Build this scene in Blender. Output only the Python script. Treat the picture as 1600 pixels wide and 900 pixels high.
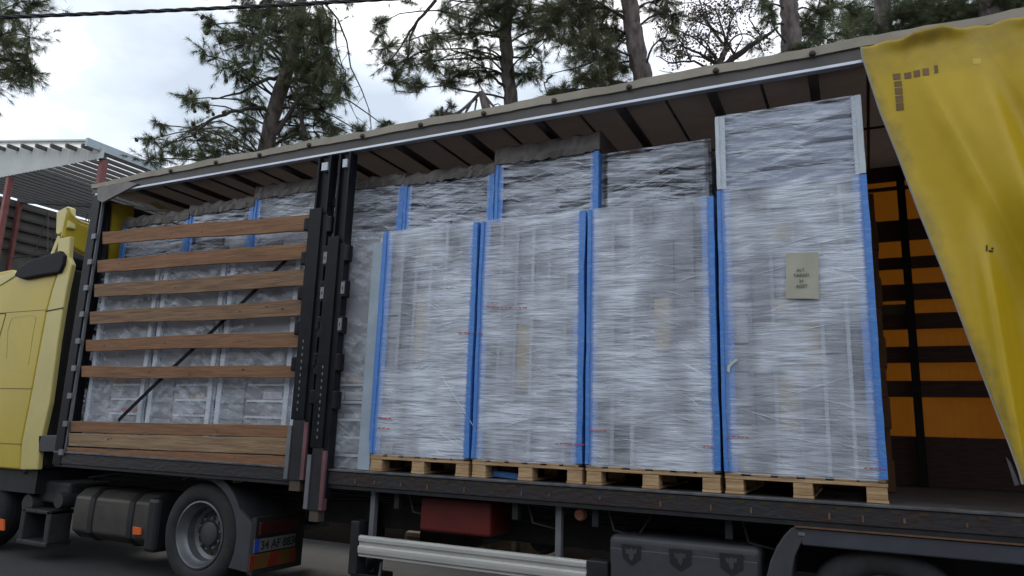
import bpy, bmesh, math, random
import numpy as np
from mathutils import Vector, Matrix
random.seed(7); rng = np.random.default_rng(7)
PI = math.pi; R = math.radians
scn = bpy.context.scene
for o in list(bpy.data.objects): bpy.data.objects.remove(o)

# ---------------------------------------------------------------- camera
# world: trailer deck top is z = 0, ground z = GZ, near trailer side y = 0, +x towards the trailer's rear
GZ = -1.2
CAM = np.array([3.8236, -5.1692, 0.3676]); YAW, PITCH, ROLL, F = 0.4537, 0.1980, 0.0324, 1116.4
cy_, sy_ = math.cos(YAW), math.sin(YAW)
W_ = np.array([-sy_*math.cos(PITCH), cy_*math.cos(PITCH), math.sin(PITCH)])
r0 = np.array([cy_, sy_, 0.0]); u0 = np.cross(r0, W_)
R_ = math.cos(ROLL)*r0 + math.sin(ROLL)*u0; U_ = -math.sin(ROLL)*r0 + math.cos(ROLL)*u0
cam = bpy.data.cameras.new('camera'); camo = bpy.data.objects.new('camera', cam)
scn.collection.objects.link(camo); scn.camera = camo
cam.sensor_fit = 'HORIZONTAL'; cam.sensor_width = 36; cam.lens = 36*F/1600
cam.clip_start = 0.05; cam.clip_end = 2000
m = Matrix(((R_[0], U_[0], -W_[0], CAM[0]), (R_[1], U_[1], -W_[1], CAM[1]), (R_[2], U_[2], -W_[2], CAM[2]), (0, 0, 0, 1)))
camo.matrix_world = m

def ray(a, b): return R_*(a-800)/F - U_*(b-450)/F + W_
def fy(a, b, y=0.0):                     # photo point -> point on the plane y (survey of the photograph)
    d = ray(a, b); return Vector(CAM + d*((y-CAM[1])/d[1]))
def fx(a, b, x):
    d = ray(a, b); return Vector(CAM + d*((x-CAM[0])/d[0]))
def fd(a, b, t): return Vector(CAM + ray(a, b)*t)

# ---------------------------------------------------------------- world, sun, exposure
SUN_EL, SUN_AZ = R(38), R(-28)           # azimuth measured from +y towards +x; behind the truck, to the left
w = bpy.data.worlds.new('World'); scn.world = w; w.use_nodes = True
nt = w.node_tree; nt.nodes.clear()
def N(nt, t, **kw):
    n = nt.nodes.new(t)
    for k, v in kw.items():
        if k.startswith('i_'): n.inputs[k[2:].replace('_', ' ')].default_value = v
        else: setattr(n, k, v)
    return n
out = N(nt, 'ShaderNodeOutputWorld'); bg = N(nt, 'ShaderNodeBackground'); bg.inputs['Strength'].default_value = 0.1
sky = N(nt, 'ShaderNodeTexSky', sky_type='NISHITA', sun_disc=False, sun_elevation=SUN_EL, sun_rotation=SUN_AZ)
tc = N(nt, 'ShaderNodeTexCoord'); mp = N(nt, 'ShaderNodeMapping'); mp.inputs['Scale'].default_value = (1, 1, 1.9); mp.inputs['Location'].default_value = (7.1, 0.9, 2.2)
nz = N(nt, 'ShaderNodeTexNoise', i_Scale=2.6, i_Detail=6.0, i_Roughness=0.5)
cr = N(nt, 'ShaderNodeValToRGB')
e = cr.color_ramp.elements; e[0].position = 0.38; e[0].color = (5.4, 6.2, 7.3, 1); e[1].position = 0.62; e[1].color = (14.5, 14.7, 14.9, 1)
x = e.new(0.50); x.color = (7.4, 8.2, 9.3, 1)
nz2 = N(nt, 'ShaderNodeTexNoise', i_Scale=1.7, i_Detail=4.0)
cr2 = N(nt, 'ShaderNodeValToRGB'); cr2.color_ramp.elements[0].position = 0.28; cr2.color_ramp.elements[1].position = 0.42
mx = N(nt, 'ShaderNodeMix', data_type='RGBA')
L = nt.links.new
L(tc.outputs['Generated'], mp.inputs[0]); L(mp.outputs[0], nz.inputs['Vector']); L(mp.outputs[0], nz2.inputs['Vector'])
L(nz.outputs[0], cr.inputs[0]); L(nz2.outputs[0], cr2.inputs[0]); L(cr2.outputs[0], mx.inputs[0])
L(sky.outputs[0], mx.inputs[6]); L(cr.outputs[0], mx.inputs[7]); L(mx.outputs[2], bg.inputs['Color']); L(bg.outputs[0], out.inputs[0])
sl = bpy.data.lights.new('sun', 'SUN'); sl.energy = 1.2; sl.angle = R(14); sl.color = (1, 0.95, 0.87)
so = bpy.data.objects.new('sun', sl); scn.collection.objects.link(so)
sd = Vector((math.sin(SUN_AZ)*math.cos(SUN_EL), math.cos(SUN_AZ)*math.cos(SUN_EL), math.sin(SUN_EL)))
so.rotation_euler = sd.to_track_quat('Z', 'Y').to_euler()
scn.view_settings.view_transform = 'Standard'; scn.view_settings.look = 'None'
scn.view_settings.exposure = 0.32; scn.view_settings.gamma = 1; scn.view_settings.use_curve_mapping = False
scn.render.engine = 'CYCLES'; scn.cycles.transparent_max_bounces = 12

# ---------------------------------------------------------------- materials
MATS = {}
def mat(name, col, rough=0.6, metal=0.0, noise=0.0, nscale=6.0, bump=0.0, bscale=None, stretch=(1, 1, 1), col2=None, spec=0.5, trans=None, detail=5, lo=.35, hi=.65, rough_noise=0.0):
    if name in MATS: return MATS[name]
    m = bpy.data.materials.new(name); m.use_nodes = True; nt = m.node_tree; L = nt.links.new
    b = nt.nodes['Principled BSDF']; b.inputs['Base Color'].default_value = (*col, 1)
    b.inputs['Roughness'].default_value = rough; b.inputs['Metallic'].default_value = metal
    b.inputs['Specular IOR Level'].default_value = spec
    tc = N(nt, 'ShaderNodeTexCoord'); mp = N(nt, 'ShaderNodeMapping'); mp.inputs['Scale'].default_value = stretch
    oi = N(nt, 'ShaderNodeObjectInfo'); vm = N(nt, 'ShaderNodeVectorMath', operation='ADD')
    sc = N(nt, 'ShaderNodeVectorMath', operation='SCALE'); sc.inputs['Scale'].default_value = 17.0
    cb = N(nt, 'ShaderNodeCombineXYZ')
    for k in range(3): L(oi.outputs['Random'], cb.inputs[k])
    L(cb.outputs[0], sc.inputs[0]); L(tc.outputs['Object'], vm.inputs[0]); L(sc.outputs[0], vm.inputs[1]); L(vm.outputs[0], mp.inputs[0])
    if noise or col2:
        nz = N(nt, 'ShaderNodeTexNoise', i_Scale=nscale, i_Detail=float(detail), i_Roughness=0.6)
        cr = N(nt, 'ShaderNodeValToRGB'); e = cr.color_ramp.elements
        c2 = col2 if col2 else tuple(c*(1-noise) for c in col)
        e[0].position = lo; e[0].color = (*c2, 1); e[1].position = hi; e[1].color = (*col, 1)
        L(mp.outputs[0], nz.inputs['Vector']); L(nz.outputs[0], cr.inputs[0]); L(cr.outputs[0], b.inputs['Base Color'])
        if rough_noise:
            mr = N(nt, 'ShaderNodeMapRange'); mr.inputs['To Min'].default_value = rough-rough_noise; mr.inputs['To Max'].default_value = rough+rough_noise
            L(nz.outputs[0], mr.inputs[0]); L(mr.outputs[0], b.inputs['Roughness'])
    if bump:
        n2 = N(nt, 'ShaderNodeTexNoise', i_Scale=bscale or nscale*3, i_Detail=4.0); bp = N(nt, 'ShaderNodeBump', i_Strength=bump, i_Distance=0.02)
        L(mp.outputs[0], n2.inputs['Vector']); L(n2.outputs[0], bp.inputs['Height']); L(bp.outputs[0], b.inputs['Normal'])
    if trans:
        t = N(nt, 'ShaderNodeBsdfTranslucent'); t.inputs[0].default_value = (*trans[:3], 1); ms = N(nt, 'ShaderNodeMixShader'); ms.inputs[0].default_value = trans[3]
        o = nt.nodes['Material Output']; L(b.outputs[0], ms.inputs[1]); L(t.outputs[0], ms.inputs[2]); L(ms.outputs[0], o.inputs[0])
    MATS[name] = m; return m

def wrap_mat(name, lo, hi, col=(0.80, 0.86, 0.97), zs=22, slope=0.05, rough=0.25, edge=0.05, bstr=0.9, fine=75, wav=0.07, r0=0.44, r1=0.56, emin=0.3, patch=.72):
    """stretch film: translucent white plastic whose layers gather in streaks; clearer where it is pulled over a corner"""
    m = bpy.data.materials.new(name); m.use_nodes = True; nt = m.node_tree; L = nt.links.new
    b = nt.nodes['Principled BSDF']; b.inputs['Base Color'].default_value = (*col, 1); b.inputs['Roughness'].default_value = rough
    b.inputs['Specular IOR Level'].default_value = 0.6
    tc = N(nt, 'ShaderNodeTexCoord'); oi = N(nt, 'ShaderNodeObjectInfo'); sc = N(nt, 'ShaderNodeMath', operation='MULTIPLY'); sc.inputs[1].default_value = 31.0
    cb = N(nt, 'ShaderNodeCombineXYZ'); vm = N(nt, 'ShaderNodeVectorMath', operation='ADD')
    L(oi.outputs['Random'], sc.inputs[0])
    for k in range(3): L(sc.outputs[0], cb.inputs[k])
    L(tc.outputs['Object'], vm.inputs[0]); L(cb.outputs[0], vm.inputs[1])
    # large, slow waviness bends the streaks
    wv = N(nt, 'ShaderNodeTexNoise', i_Scale=1.6, i_Detail=2.0); L(vm.outputs[0], wv.inputs['Vector'])
    sb = N(nt, 'ShaderNodeVectorMath', operation='SUBTRACT'); sb.inputs[1].default_value = (.5, .5, .5); L(wv.outputs['Color'], sb.inputs[0])
    s2 = N(nt, 'ShaderNodeVectorMath', operation='SCALE'); s2.inputs['Scale'].default_value = wav; L(sb.outputs[0], s2.inputs[0])
    v2 = N(nt, 'ShaderNodeVectorMath', operation='ADD'); L(vm.outputs[0], v2.inputs[0]); L(s2.outputs[0], v2.inputs[1])
    def streak(sx, sz, rot, det=5):
        mp = N(nt, 'ShaderNodeMapping'); mp.inputs['Scale'].default_value = (sx, sx, sz); mp.inputs['Rotation'].default_value = (0, rot, 0)
        mr = N(nt, 'ShaderNodeMapping', vector_type='POINT'); mr.inputs['Rotation'].default_value = (0, rot, 0)
        n = N(nt, 'ShaderNodeTexNoise', i_Scale=1.0, i_Detail=float(det), i_Roughness=0.62)
        mp.inputs['Rotation'].default_value = (0, 0, 0)
        L(v2.outputs[0], mr.inputs[0]); L(mr.outputs[0], mp.inputs[0]); L(mp.outputs[0], n.inputs['Vector']); return n.outputs[0]
    a = streak(1.6, zs, slope); c = streak(4.0, fine, -slope*1.2); d = streak(1.3, 3.2, slope*3, 3); g = streak(3.0, zs*2.2, slope*3+.05, 4); g2 = streak(3.0, zs*2.0, -slope*2-.09, 4)
    pz = streak(1.9, 1.5, 0, 2); hf = streak(7, fine*1.7, slope*.5, 3); cr1 = streak(1.4, 34, .42, 1); cr2 = streak(1.2, 30, -.5, 1); msk = streak(2.2, 2.0, .3, 1)
    def M(op, x, y, v=None):
        n = N(nt, 'ShaderNodeMath', operation=op)
        for k, q in enumerate((x, y)):
            if isinstance(q, (int, float)): n.inputs[k].default_value = q
            else: L(q, n.inputs[k])
        return n.outputs[0]
    h = M('ADD', M('ADD', M('MULTIPLY', a, .20), M('MULTIPLY', c, .34)), M('ADD', M('MULTIPLY', d, .12), M('ADD', M('MULTIPLY', g, .17), M('MULTIPLY', g2, .17))))
    def crease(x, m_):                       # thin taut folds, only here and there
        k = M('ABSOLUTE', M('SUBTRACT', x, .5), 0); q = N(nt, 'ShaderNodeMapRange'); q.inputs['From Min'].default_value = .0; q.inputs['From Max'].default_value = .012; q.inputs['To Min'].default_value = 1; q.inputs['To Max'].default_value = 0; L(k, q.inputs[0])
        w_ = N(nt, 'ShaderNodeMapRange'); w_.inputs['From Min'].default_value = .56; w_.inputs['From Max'].default_value = .66; L(m_, w_.inputs[0]); return M('MULTIPLY', q.outputs[0], w_.outputs[0])
    ck = M('ADD', crease(cr1, msk), crease(cr2, M('SUBTRACT', 1.06, msk))); h = M('ADD', h, M('MULTIPLY', ck, .10))
    mr = N(nt, 'ShaderNodeMapRange'); mr.inputs['From Min'].default_value = r0; mr.inputs['From Max'].default_value = r1
    mr.inputs['To Min'].default_value = lo; mr.inputs['To Max'].default_value = hi; L(h, mr.inputs[0])
    pm = N(nt, 'ShaderNodeMapRange'); pm.inputs['From Min'].default_value = .38; pm.inputs['From Max'].default_value = .6; pm.inputs['To Min'].default_value = patch; pm.inputs['To Max'].default_value = 1.05; L(pz, pm.inputs[0])
    cov = M('MULTIPLY', mr.outputs[0], pm.outputs[0])
    if edge:
        uv = N(nt, 'ShaderNodeUVMap'); sx = N(nt, 'ShaderNodeSeparateXYZ'); L(uv.outputs[0], sx.inputs[0])
        dd = M('MINIMUM', sx.outputs[0], M('SUBTRACT', 1.0, sx.outputs[0]))
        e = N(nt, 'ShaderNodeMapRange'); e.inputs['From Min'].default_value = edge*0.70; e.inputs['From Max'].default_value = edge*0.98
        e.inputs['To Min'].default_value = emin; e.inputs['To Max'].default_value = 1.0
        L(M('ADD', dd, M('MULTIPLY', M('SUBTRACT', c, 0.5), edge*.8)), e.inputs[0]); cov = M('MULTIPLY', cov, e.outputs[0])
    bp = N(nt, 'ShaderNodeBump', i_Strength=bstr, i_Distance=0.02); L(M('ADD', M('MULTIPLY', h, .7), M('MULTIPLY', hf, .3)), bp.inputs['Height']); L(bp.outputs[0], b.inputs['Normal'])
    tr = N(nt, 'ShaderNodeBsdfTransparent'); ms = N(nt, 'ShaderNodeMixShader'); o = nt.nodes['Material Output']
    L(cov, ms.inputs[0]); L(tr.outputs[0], ms.inputs[1]); L(b.outputs[0], ms.inputs[2]); L(ms.outputs[0], o.inputs[0])
    m.use_backface_culling = False
    return m

M_WRAP = wrap_mat('stretch_film', 0.36, 1.0, edge=.060, slope=0.015, fine=125, zs=30, bstr=.62, rough=.27, wav=.03, patch=.42, r0=.435, r1=.565)
M_WRAPU = wrap_mat('loose_stretch_film', 0.0, 0.80, zs=15, slope=0.06, fine=70, bstr=.9, rough=0.18, edge=.07, wav=.05, r0=.455, r1=.56, patch=.6)
M_WRAPC = wrap_mat('clear_stretch_film', 0.0, 0.55, zs=6, slope=0.2, fine=16, bstr=1.0, rough=0.16, edge=0, wav=.3, r0=.48, r1=.60)
M_BLUE = mat('blue_board', (0.08, 0.25, 0.66), 0.38, col2=(0.16, 0.33, 0.66), nscale=4, stretch=(3, 3, 9), bump=.2, lo=.3, hi=.5)
M_GREYB = mat('grey_blue_board', (0.40, 0.48, 0.56), 0.45, noise=0.15)
M_WHITEB = mat('pale_board', (0.60, 0.66, 0.72), 0.4, noise=0.12)
M_WOOD = mat('pallet_wood', (0.58, 0.40, 0.22), 0.8, col2=(0.36, 0.22, 0.11), nscale=3, stretch=(1.5, 1.5, 14), bump=.3)
M_PLANK = mat('board_wood', (0.32, 0.165, 0.08), 0.8, col2=(0.17, 0.085, 0.045), nscale=2.2, stretch=(1.2, 6, 20), bump=.35, lo=.3, hi=.7)
M_PLANK2 = mat('pale_board_wood', (0.38, 0.26, 0.15), 0.8, col2=(0.23, 0.145, 0.08), nscale=2.2, stretch=(1.2, 6, 20), bump=.35)
M_PLANKG = mat('weathered_board_wood', (0.30, 0.18, 0.10), 0.8, col2=(0.15, 0.088, 0.05), nscale=2.2, stretch=(1.2, 6, 20), bump=.35)
M_KNOT = mat('knot', (0.06, 0.03, 0.02), 0.9)
M_BLACK = mat('black_steel', (0.012, 0.013, 0.018), 0.42, noise=.4, nscale=8, bump=.08, rough_noise=.15, spec=.2)
M_BLACK2 = mat('dark_frame_steel', (0.02, 0.021, 0.025), 0.55, noise=.5, nscale=7, bump=.12)
M_RAIL = mat('worn_rail_steel', (0.028, 0.029, 0.034), 0.5, col2=(0.040, 0.021, 0.016), nscale=5, stretch=(1, 1, 2), bump=.3, lo=.3, hi=.6)
M_RAILTOP = mat('worn_rail_edge', (0.16, 0.165, 0.18), 0.45, noise=.5, nscale=9, metal=.3)
M_RUST = mat('rusty_edge', (0.20, 0.10, 0.055), 0.75, noise=.5, nscale=11)
M_GREYM = mat('grey_steel', (0.24, 0.25, 0.27), 0.45, noise=.25, metal=.4)
M_SILVER = mat('silver_rail', (0.62, 0.65, 0.72), 0.3, noise=.2, nscale=3, metal=.6)
M_ALU = mat('guard_aluminium', (0.60, 0.60, 0.56), 0.42, noise=.16, nscale=5, stretch=(.6, 1, 4), metal=.25)
M_TARPT = mat('beige_tarp', (0.40, 0.36, 0.29), 0.7, noise=.25, nscale=3, bump=.15)
M_TARPD = mat('grey_tarp', (0.115, 0.105, 0.098), 0.55, noise=.3, nscale=2.5, bump=.15)
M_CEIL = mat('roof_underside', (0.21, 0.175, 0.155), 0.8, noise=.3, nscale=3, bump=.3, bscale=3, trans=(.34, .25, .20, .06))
M_CURT = mat('yellow_tarp', (0.66, 0.50, 0.035), 0.45, noise=.12, nscale=2.0, bump=.15, bscale=7, trans=(.8, .5, .03, .15), lo=.3, hi=.6)
M_DIRT = mat('soiled_yellow_tarp', (0.40, 0.31, 0.08), 0.7, noise=.5, nscale=9)
M_PATCH = mat('brown_patch', (0.22, 0.13, 0.045), 0.6, noise=.3)
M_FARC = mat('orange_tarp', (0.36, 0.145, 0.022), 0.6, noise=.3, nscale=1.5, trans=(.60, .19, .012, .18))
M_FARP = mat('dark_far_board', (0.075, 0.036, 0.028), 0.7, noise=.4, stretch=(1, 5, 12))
M_BOW = mat('roof_bow_steel', (.075, .065, .06), .6, noise=.3)
M_DECK = mat('plywood_deck', (0.085, 0.08, 0.078), 0.7, noise=.45, nscale=5, bump=.2)
M_YEL = mat('yellow_paint', (0.60, 0.455, 0.045), 0.32, noise=.10, nscale=1.5)
M_YELP = mat('pale_yellow_paint', (0.66, 0.56, 0.20), 0.35, noise=.12, nscale=2)
M_SEAM = mat('seam', (0.05, 0.04, 0.015), 0.8)
M_PLAST = mat('grey_plastic', (0.062, 0.064, 0.074), 0.55, noise=.2, nscale=5, bump=.1)
M_PLASTD = mat('black_plastic', (0.02, 0.021, 0.024), 0.5, noise=.2)
M_TANK = mat('tank_metal', (0.10, 0.09, 0.08), 0.5, noise=.3, nscale=4, metal=.3)
M_RUB = mat('tyre_rubber', (0.032, 0.032, 0.034), 0.8, noise=.3, nscale=12)
M_RIM = mat('rim_steel', (0.19, 0.20, 0.215), 0.4, noise=.35, nscale=5, metal=.5)
M_REDP = mat('red_plastic', (0.15, 0.014, 0.011), 0.5, noise=.3)
M_ORG = mat('orange_lens', (0.85, 0.16, 0.03), 0.3)
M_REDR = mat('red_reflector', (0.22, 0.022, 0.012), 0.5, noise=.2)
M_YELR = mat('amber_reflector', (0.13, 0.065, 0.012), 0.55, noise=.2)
M_PINK = mat('faded_red_strip', (0.20, 0.09, 0.10), 0.5, noise=.35)
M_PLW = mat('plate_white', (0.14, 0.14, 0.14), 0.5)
M_PLB = mat('plate_blue', (0.02, 0.06, 0.4), 0.5)
M_INK = mat('ink', (0.015, 0.015, 0.015), 0.7)
M_PAPER = mat('paper', (0.47, 0.46, 0.37), 0.75, noise=.1, nscale=3, bump=.05, bscale=9)
M_PRINT = mat('red_print', (0.5, 0.09, 0.07), 0.5)
M_ASPH = mat('asphalt', (0.048, 0.047, 0.047), 0.85, noise=.35, nscale=1.3, bump=.5, bscale=60)
M_SOIL = mat('soil', (0.035, 0.03, 0.022), 0.95, noise=.5, nscale=1.0, bump=.8, bscale=8)
M_STONE = mat('stone_block', (0.42, 0.36, 0.27), 0.85, col2=(.2, .13, .08), nscale=3, bump=.5)
M_BARK = mat('pine_bark', (0.19, 0.16, 0.15), 0.95, col2=(0.065, 0.052, 0.05), nscale=9, stretch=(1, 1, .35), bump=1.0, bscale=14)
M_TWIG = mat('twig_bark', (0.045, 0.036, 0.033), 0.9)
M_NEED = mat('pine_needles', (0.13, 0.15, 0.075), 0.6, col2=(0.05, 0.065, 0.04), nscale=2.5, trans=(.12, .16, .05, .25))
M_NEEDB = mat('olive_pine_needles', (0.10, 0.10, 0.05), 0.6, col2=(0.04, 0.048, 0.028), nscale=2.5, trans=(.14, .15, .05, .25))
M_LEAF = mat('dry_leaves', (0.09, 0.065, 0.035), 0.8, noise=.5, nscale=3)
M_CONE = mat('pine_cone', (0.05, 0.03, 0.02), 0.9)
M_CABLE = mat('cable_rubber', (0.02, 0.02, 0.024), 0.6)
M_SHEET = mat('white_cladding', (0.62, 0.64, 0.63), 0.5, noise=.12, nscale=1.2)
M_SHEETU = mat('cladding_underside', (0.7, 0.71, 0.71), 0.6, noise=.2, nscale=.5, trans=(.9, .92, .9, .62))
M_REDS = mat('red_oxide_steel', (0.25, 0.075, 0.07), 0.6, noise=.25)
M_PURL = mat('purlin_steel', (0.09, 0.085, 0.09), 0.6)
M_FLASH = mat('flashing', (0.42, 0.50, 0.56), 0.45)
M_WALL = mat('shed_wall', (0.16, 0.155, 0.15), 0.8, noise=.3, nscale=.8)
M_STRAP = mat('black_strap', (0.010, 0.010, 0.012), 0.8, spec=.15)
M_BAGC = mat('dusty_grey_sheet', (0.15, 0.13, 0.12), 0.4, noise=.35, nscale=3, bump=.4, bscale=6)
M_CARTB = mat('brown_carton', (0.20, 0.10, 0.045), 0.8, noise=.3, nscale=3)

# tone material read from a face colour attribute (differently coloured packages)
def tone_mat(name, rough=.6):
    m = bpy.data.materials.new(name); m.use_nodes = True; nt = m.node_tree; b = nt.nodes['Principled BSDF']; b.inputs['Roughness'].default_value = rough
    a = N(nt, 'ShaderNodeAttribute', attribute_name='tone'); nt.links.new(a.outputs['Color'], b.inputs['Base Color']); return m
M_TONE = tone_mat('package_tones')

# ---------------------------------------------------------------- mesh building
class MB:
    def __init__(s): s.v = []; s.f = []; s.mi = []; s.mats = []; s.tone = []; s.cur = 0; s.t = (0.5, 0.5, 0.5)
    def m(s, mt):
        if mt not in s.mats: s.mats.append(mt)
        s.cur = s.mats.index(mt); return s
    def add(s, vs, fs):
        n = len(s.v); s.v += [tuple(p) for p in vs]
        for f in fs: s.f.append(tuple(i+n for i in f)); s.mi.append(s.cur); s.tone.append(s.t)
        return s
    def box(s, x0, x1, y0, y1, z0, z1, rz=0, ry=0):
        vs = [(x, y, z) for z in (z0, z1) for y in (y0, y1) for x in (x0, x1)]
        if rz or ry:
            c = Vector(((x0+x1)/2, (y0+y1)/2, (z0+z1)/2)); M = Matrix.Rotation(rz, 3, 'Z') @ Matrix.Rotation(ry, 3, 'Y')
            vs = [c + M @ (Vector(p)-c) for p in vs]
        return s.add(vs, [(0, 2, 3, 1), (4, 5, 7, 6), (0, 1, 5, 4), (2, 6, 7, 3), (0, 4, 6, 2), (1, 3, 7, 5)])
    def prism(s, pts, d):                # closed outline extruded by vector d
        n = len(pts); d = Vector(d); pts = [Vector(p) for p in pts]
        vs = pts + [p+d for p in pts]
        return s.add(vs, [tuple(range(n)), tuple(range(2*n-1, n-1, -1))] + [(i, i+n, (i+1) % n + n, (i+1) % n) for i in range(n)])
    def tube(s, pts, rad, n=8, cap=True):
        pts = [Vector(p) for p in pts]; k = len(pts)
        if isinstance(rad, (int, float)): rad = [rad]*k
        vs = []; fs = []; up = Vector((0, 0, 1))
        ref = None
        for i, p in enumerate(pts):
            t = (pts[min(i+1, k-1)] - pts[max(i-1, 0)]).normalized()
            if ref is None:
                ref = t.cross(up) if abs(t.z) < .95 else t.cross(Vector((1, 0, 0)))
            a = (ref - t*ref.dot(t)).normalized(); ref = a; b = t.cross(a)
            for j in range(n):
                g = 2*PI*j/n; vs.append(p + (a*math.cos(g)+b*math.sin(g))*rad[i])
        for i in range(k-1):
            for j in range(n): fs.append((i*n+j, i*n+(j+1) % n, (i+1)*n+(j+1) % n, (i+1)*n+j))
        if cap: fs += [tuple(range(n-1, -1, -1)), tuple((k-1)*n+j for j in range(n))]
        return s.add(vs, fs)
    def lathe(s, prof, cx, cz, n=40):    # profile (radius, y) turned about the y axis through (cx, cz)
        vs = []; k = len(prof)
        for r, y in prof:
            for j in range(n): g = 2*PI*j/n; vs.append((cx+r*math.cos(g), y, cz+r*math.sin(g)))
        fs = [(i*n+j, i*n+(j+1) % n, (i+1)*n+(j+1) % n, (i+1)*n+j) for i in range(k-1) for j in range(n)]
        return s.add(vs, fs)
    def build(s, name, mt=None, parent=None, smooth=False, bevel=0, loc=None):
        me = bpy.data.meshes.new(name)
        o = bpy.data.objects.new(name, me); scn.collection.objects.link(o)
        off = Vector(loc) if loc is not None else Vector((0, 0, 0))
        me.from_pydata([Vector(p)-off for p in s.v], [], s.f)
        if mt: me.materials.append(mt)
        else:
            for q in s.mats: me.materials.append(q)
            me.polygons.foreach_set('material_index', s.mi)
        if any(t != (0.5, 0.5, 0.5) for t in s.tone):
            a = me.color_attributes.new('tone', 'FLOAT_COLOR', 'CORNER'); arr = []
            for p in me.polygons: arr += list((*s.tone[p.index], 1))*p.loop_total
            a.data.foreach_set('color', arr)
        bm = bmesh.new(); bm.from_mesh(me); bmesh.ops.recalc_face_normals(bm, faces=bm.faces); bm.to_mesh(me); bm.free()
        if smooth:
            me.polygons.foreach_set('use_smooth', [True]*len(me.polygons)); me.set_sharp_from_angle(angle=R(40))
        if bevel:
            b = o.modifiers.new('bevel', 'BEVEL'); b.width = bevel; b.segments = 2; b.limit_method = 'ANGLE'
        o.location = off
        if parent: o.parent = parent; o.matrix_parent_inverse = Matrix.Translation(-parent.location)
        return o
def tag(o, label=None, cat=None, group=None, kind=None):
    for k, v in (('label', label), ('category', cat), ('group', group), ('kind', kind)):
        if v: o[k] = v
    return o
def empty(name, loc, label, cat, group=None):
    o = bpy.data.objects.new(name, None); scn.collection.objects.link(o); o.location = loc; o.empty_display_size = .1
    return tag(o, label, cat, group)
def outline(pix, y, d=0.02, name=None, mt=None, parent=None, **kw):     # a measured outline with real thickness d behind plane y
    return MB().prism([fy(a, b, y) for a, b in pix], (0, d, 0)).build(name, mt, parent, **kw)
def text(name, s, size, mt, parent, origin, xdir, zdir, align='CENTER', bold=0.0):
    cu = bpy.data.curves.new(name, 'FONT'); cu.body = s; cu.size = size; cu.align_x = align; cu.extrude = 0.0008; cu.offset = bold
    to = bpy.data.objects.new(name+'_curve', cu); scn.collection.objects.link(to)
    bpy.context.view_layer.update()
    me = bpy.data.meshes.new_from_object(to.evaluated_get(bpy.context.evaluated_depsgraph_get()))
    bpy.data.objects.remove(to); o = bpy.data.objects.new(name, me); scn.collection.objects.link(o); me.materials.clear(); me.materials.append(mt)
    X = Vector(xdir).normalized(); Z = Vector(zdir).normalized(); Nn = X.cross(Z)
    M = Matrix(((X.x, Z.x, Nn.x, 0), (X.y, Z.y, Nn.y, 0), (X.z, Z.z, Nn.z, 0), (0, 0, 0, 1)))
    me.transform(Matrix.Translation(Vector(origin)) @ M)
    if parent: o.parent = parent; o.matrix_parent_inverse = Matrix.Translation(-parent.location)
    return o

# ================================================================ GROUND
g = MB(); n = 60
g.add([(-200, -60, GZ), (200, -60, GZ), (200, 300, GZ), (-200, 300, GZ)], [(0, 1, 2, 3)])
tag(g.build('ground', M_ASPH), kind='structure')
# the earth bank the pines stand on
nx, ny = 90, 24; vs = []; fs = []
for i in range(nx):
    for j in range(ny):
        x = -24 + 60*i/(nx-1); t = j/(ny-1); y = 3.1 + 26*t*t
        z = GZ + 0.004 + 1.3*min(1, max(0, (y-3.1)/.9))**0.8*min(1, max(0, (x+16)/5)) + 0.12*math.sin(x*1.7+y)*min(1, max(0, (y-3.1)))*0.6
        vs.append((x, y, max(z, GZ+.004)))
for i in range(nx-1):
    for j in range(ny-1): a = i*ny+j; fs.append((a, a+ny, a+ny+1, a+1))
b = MB(); b.add(vs, fs); tag(b.build('earth_bank', M_SOIL, smooth=True), kind='structure')

# unseen block added behind the viewer to shut off the low sky there
ob = empty('sky_blocker', (0, -13, GZ), 'unseen grey block added behind the viewer to shut off low sky', 'building')
MB().box(-26, 30, -16, -12.5, GZ, 4.6).build('wall', mat('blocker_wall', (.20, .19, .18), .85, noise=.2, nscale=1), ob)
MB().box(-26.2, 30.2, -16.2, -12.3, 4.6, 4.9).build('blocker_parapet', mat('blocker_wall', (.2, .19, .18)), ob)
for k in range(9): MB().box(-22+6*k, -19.5+6*k, -12.5, -12.46, .4, 2.2).build('blocker_window', M_PLASTD, ob)

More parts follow.
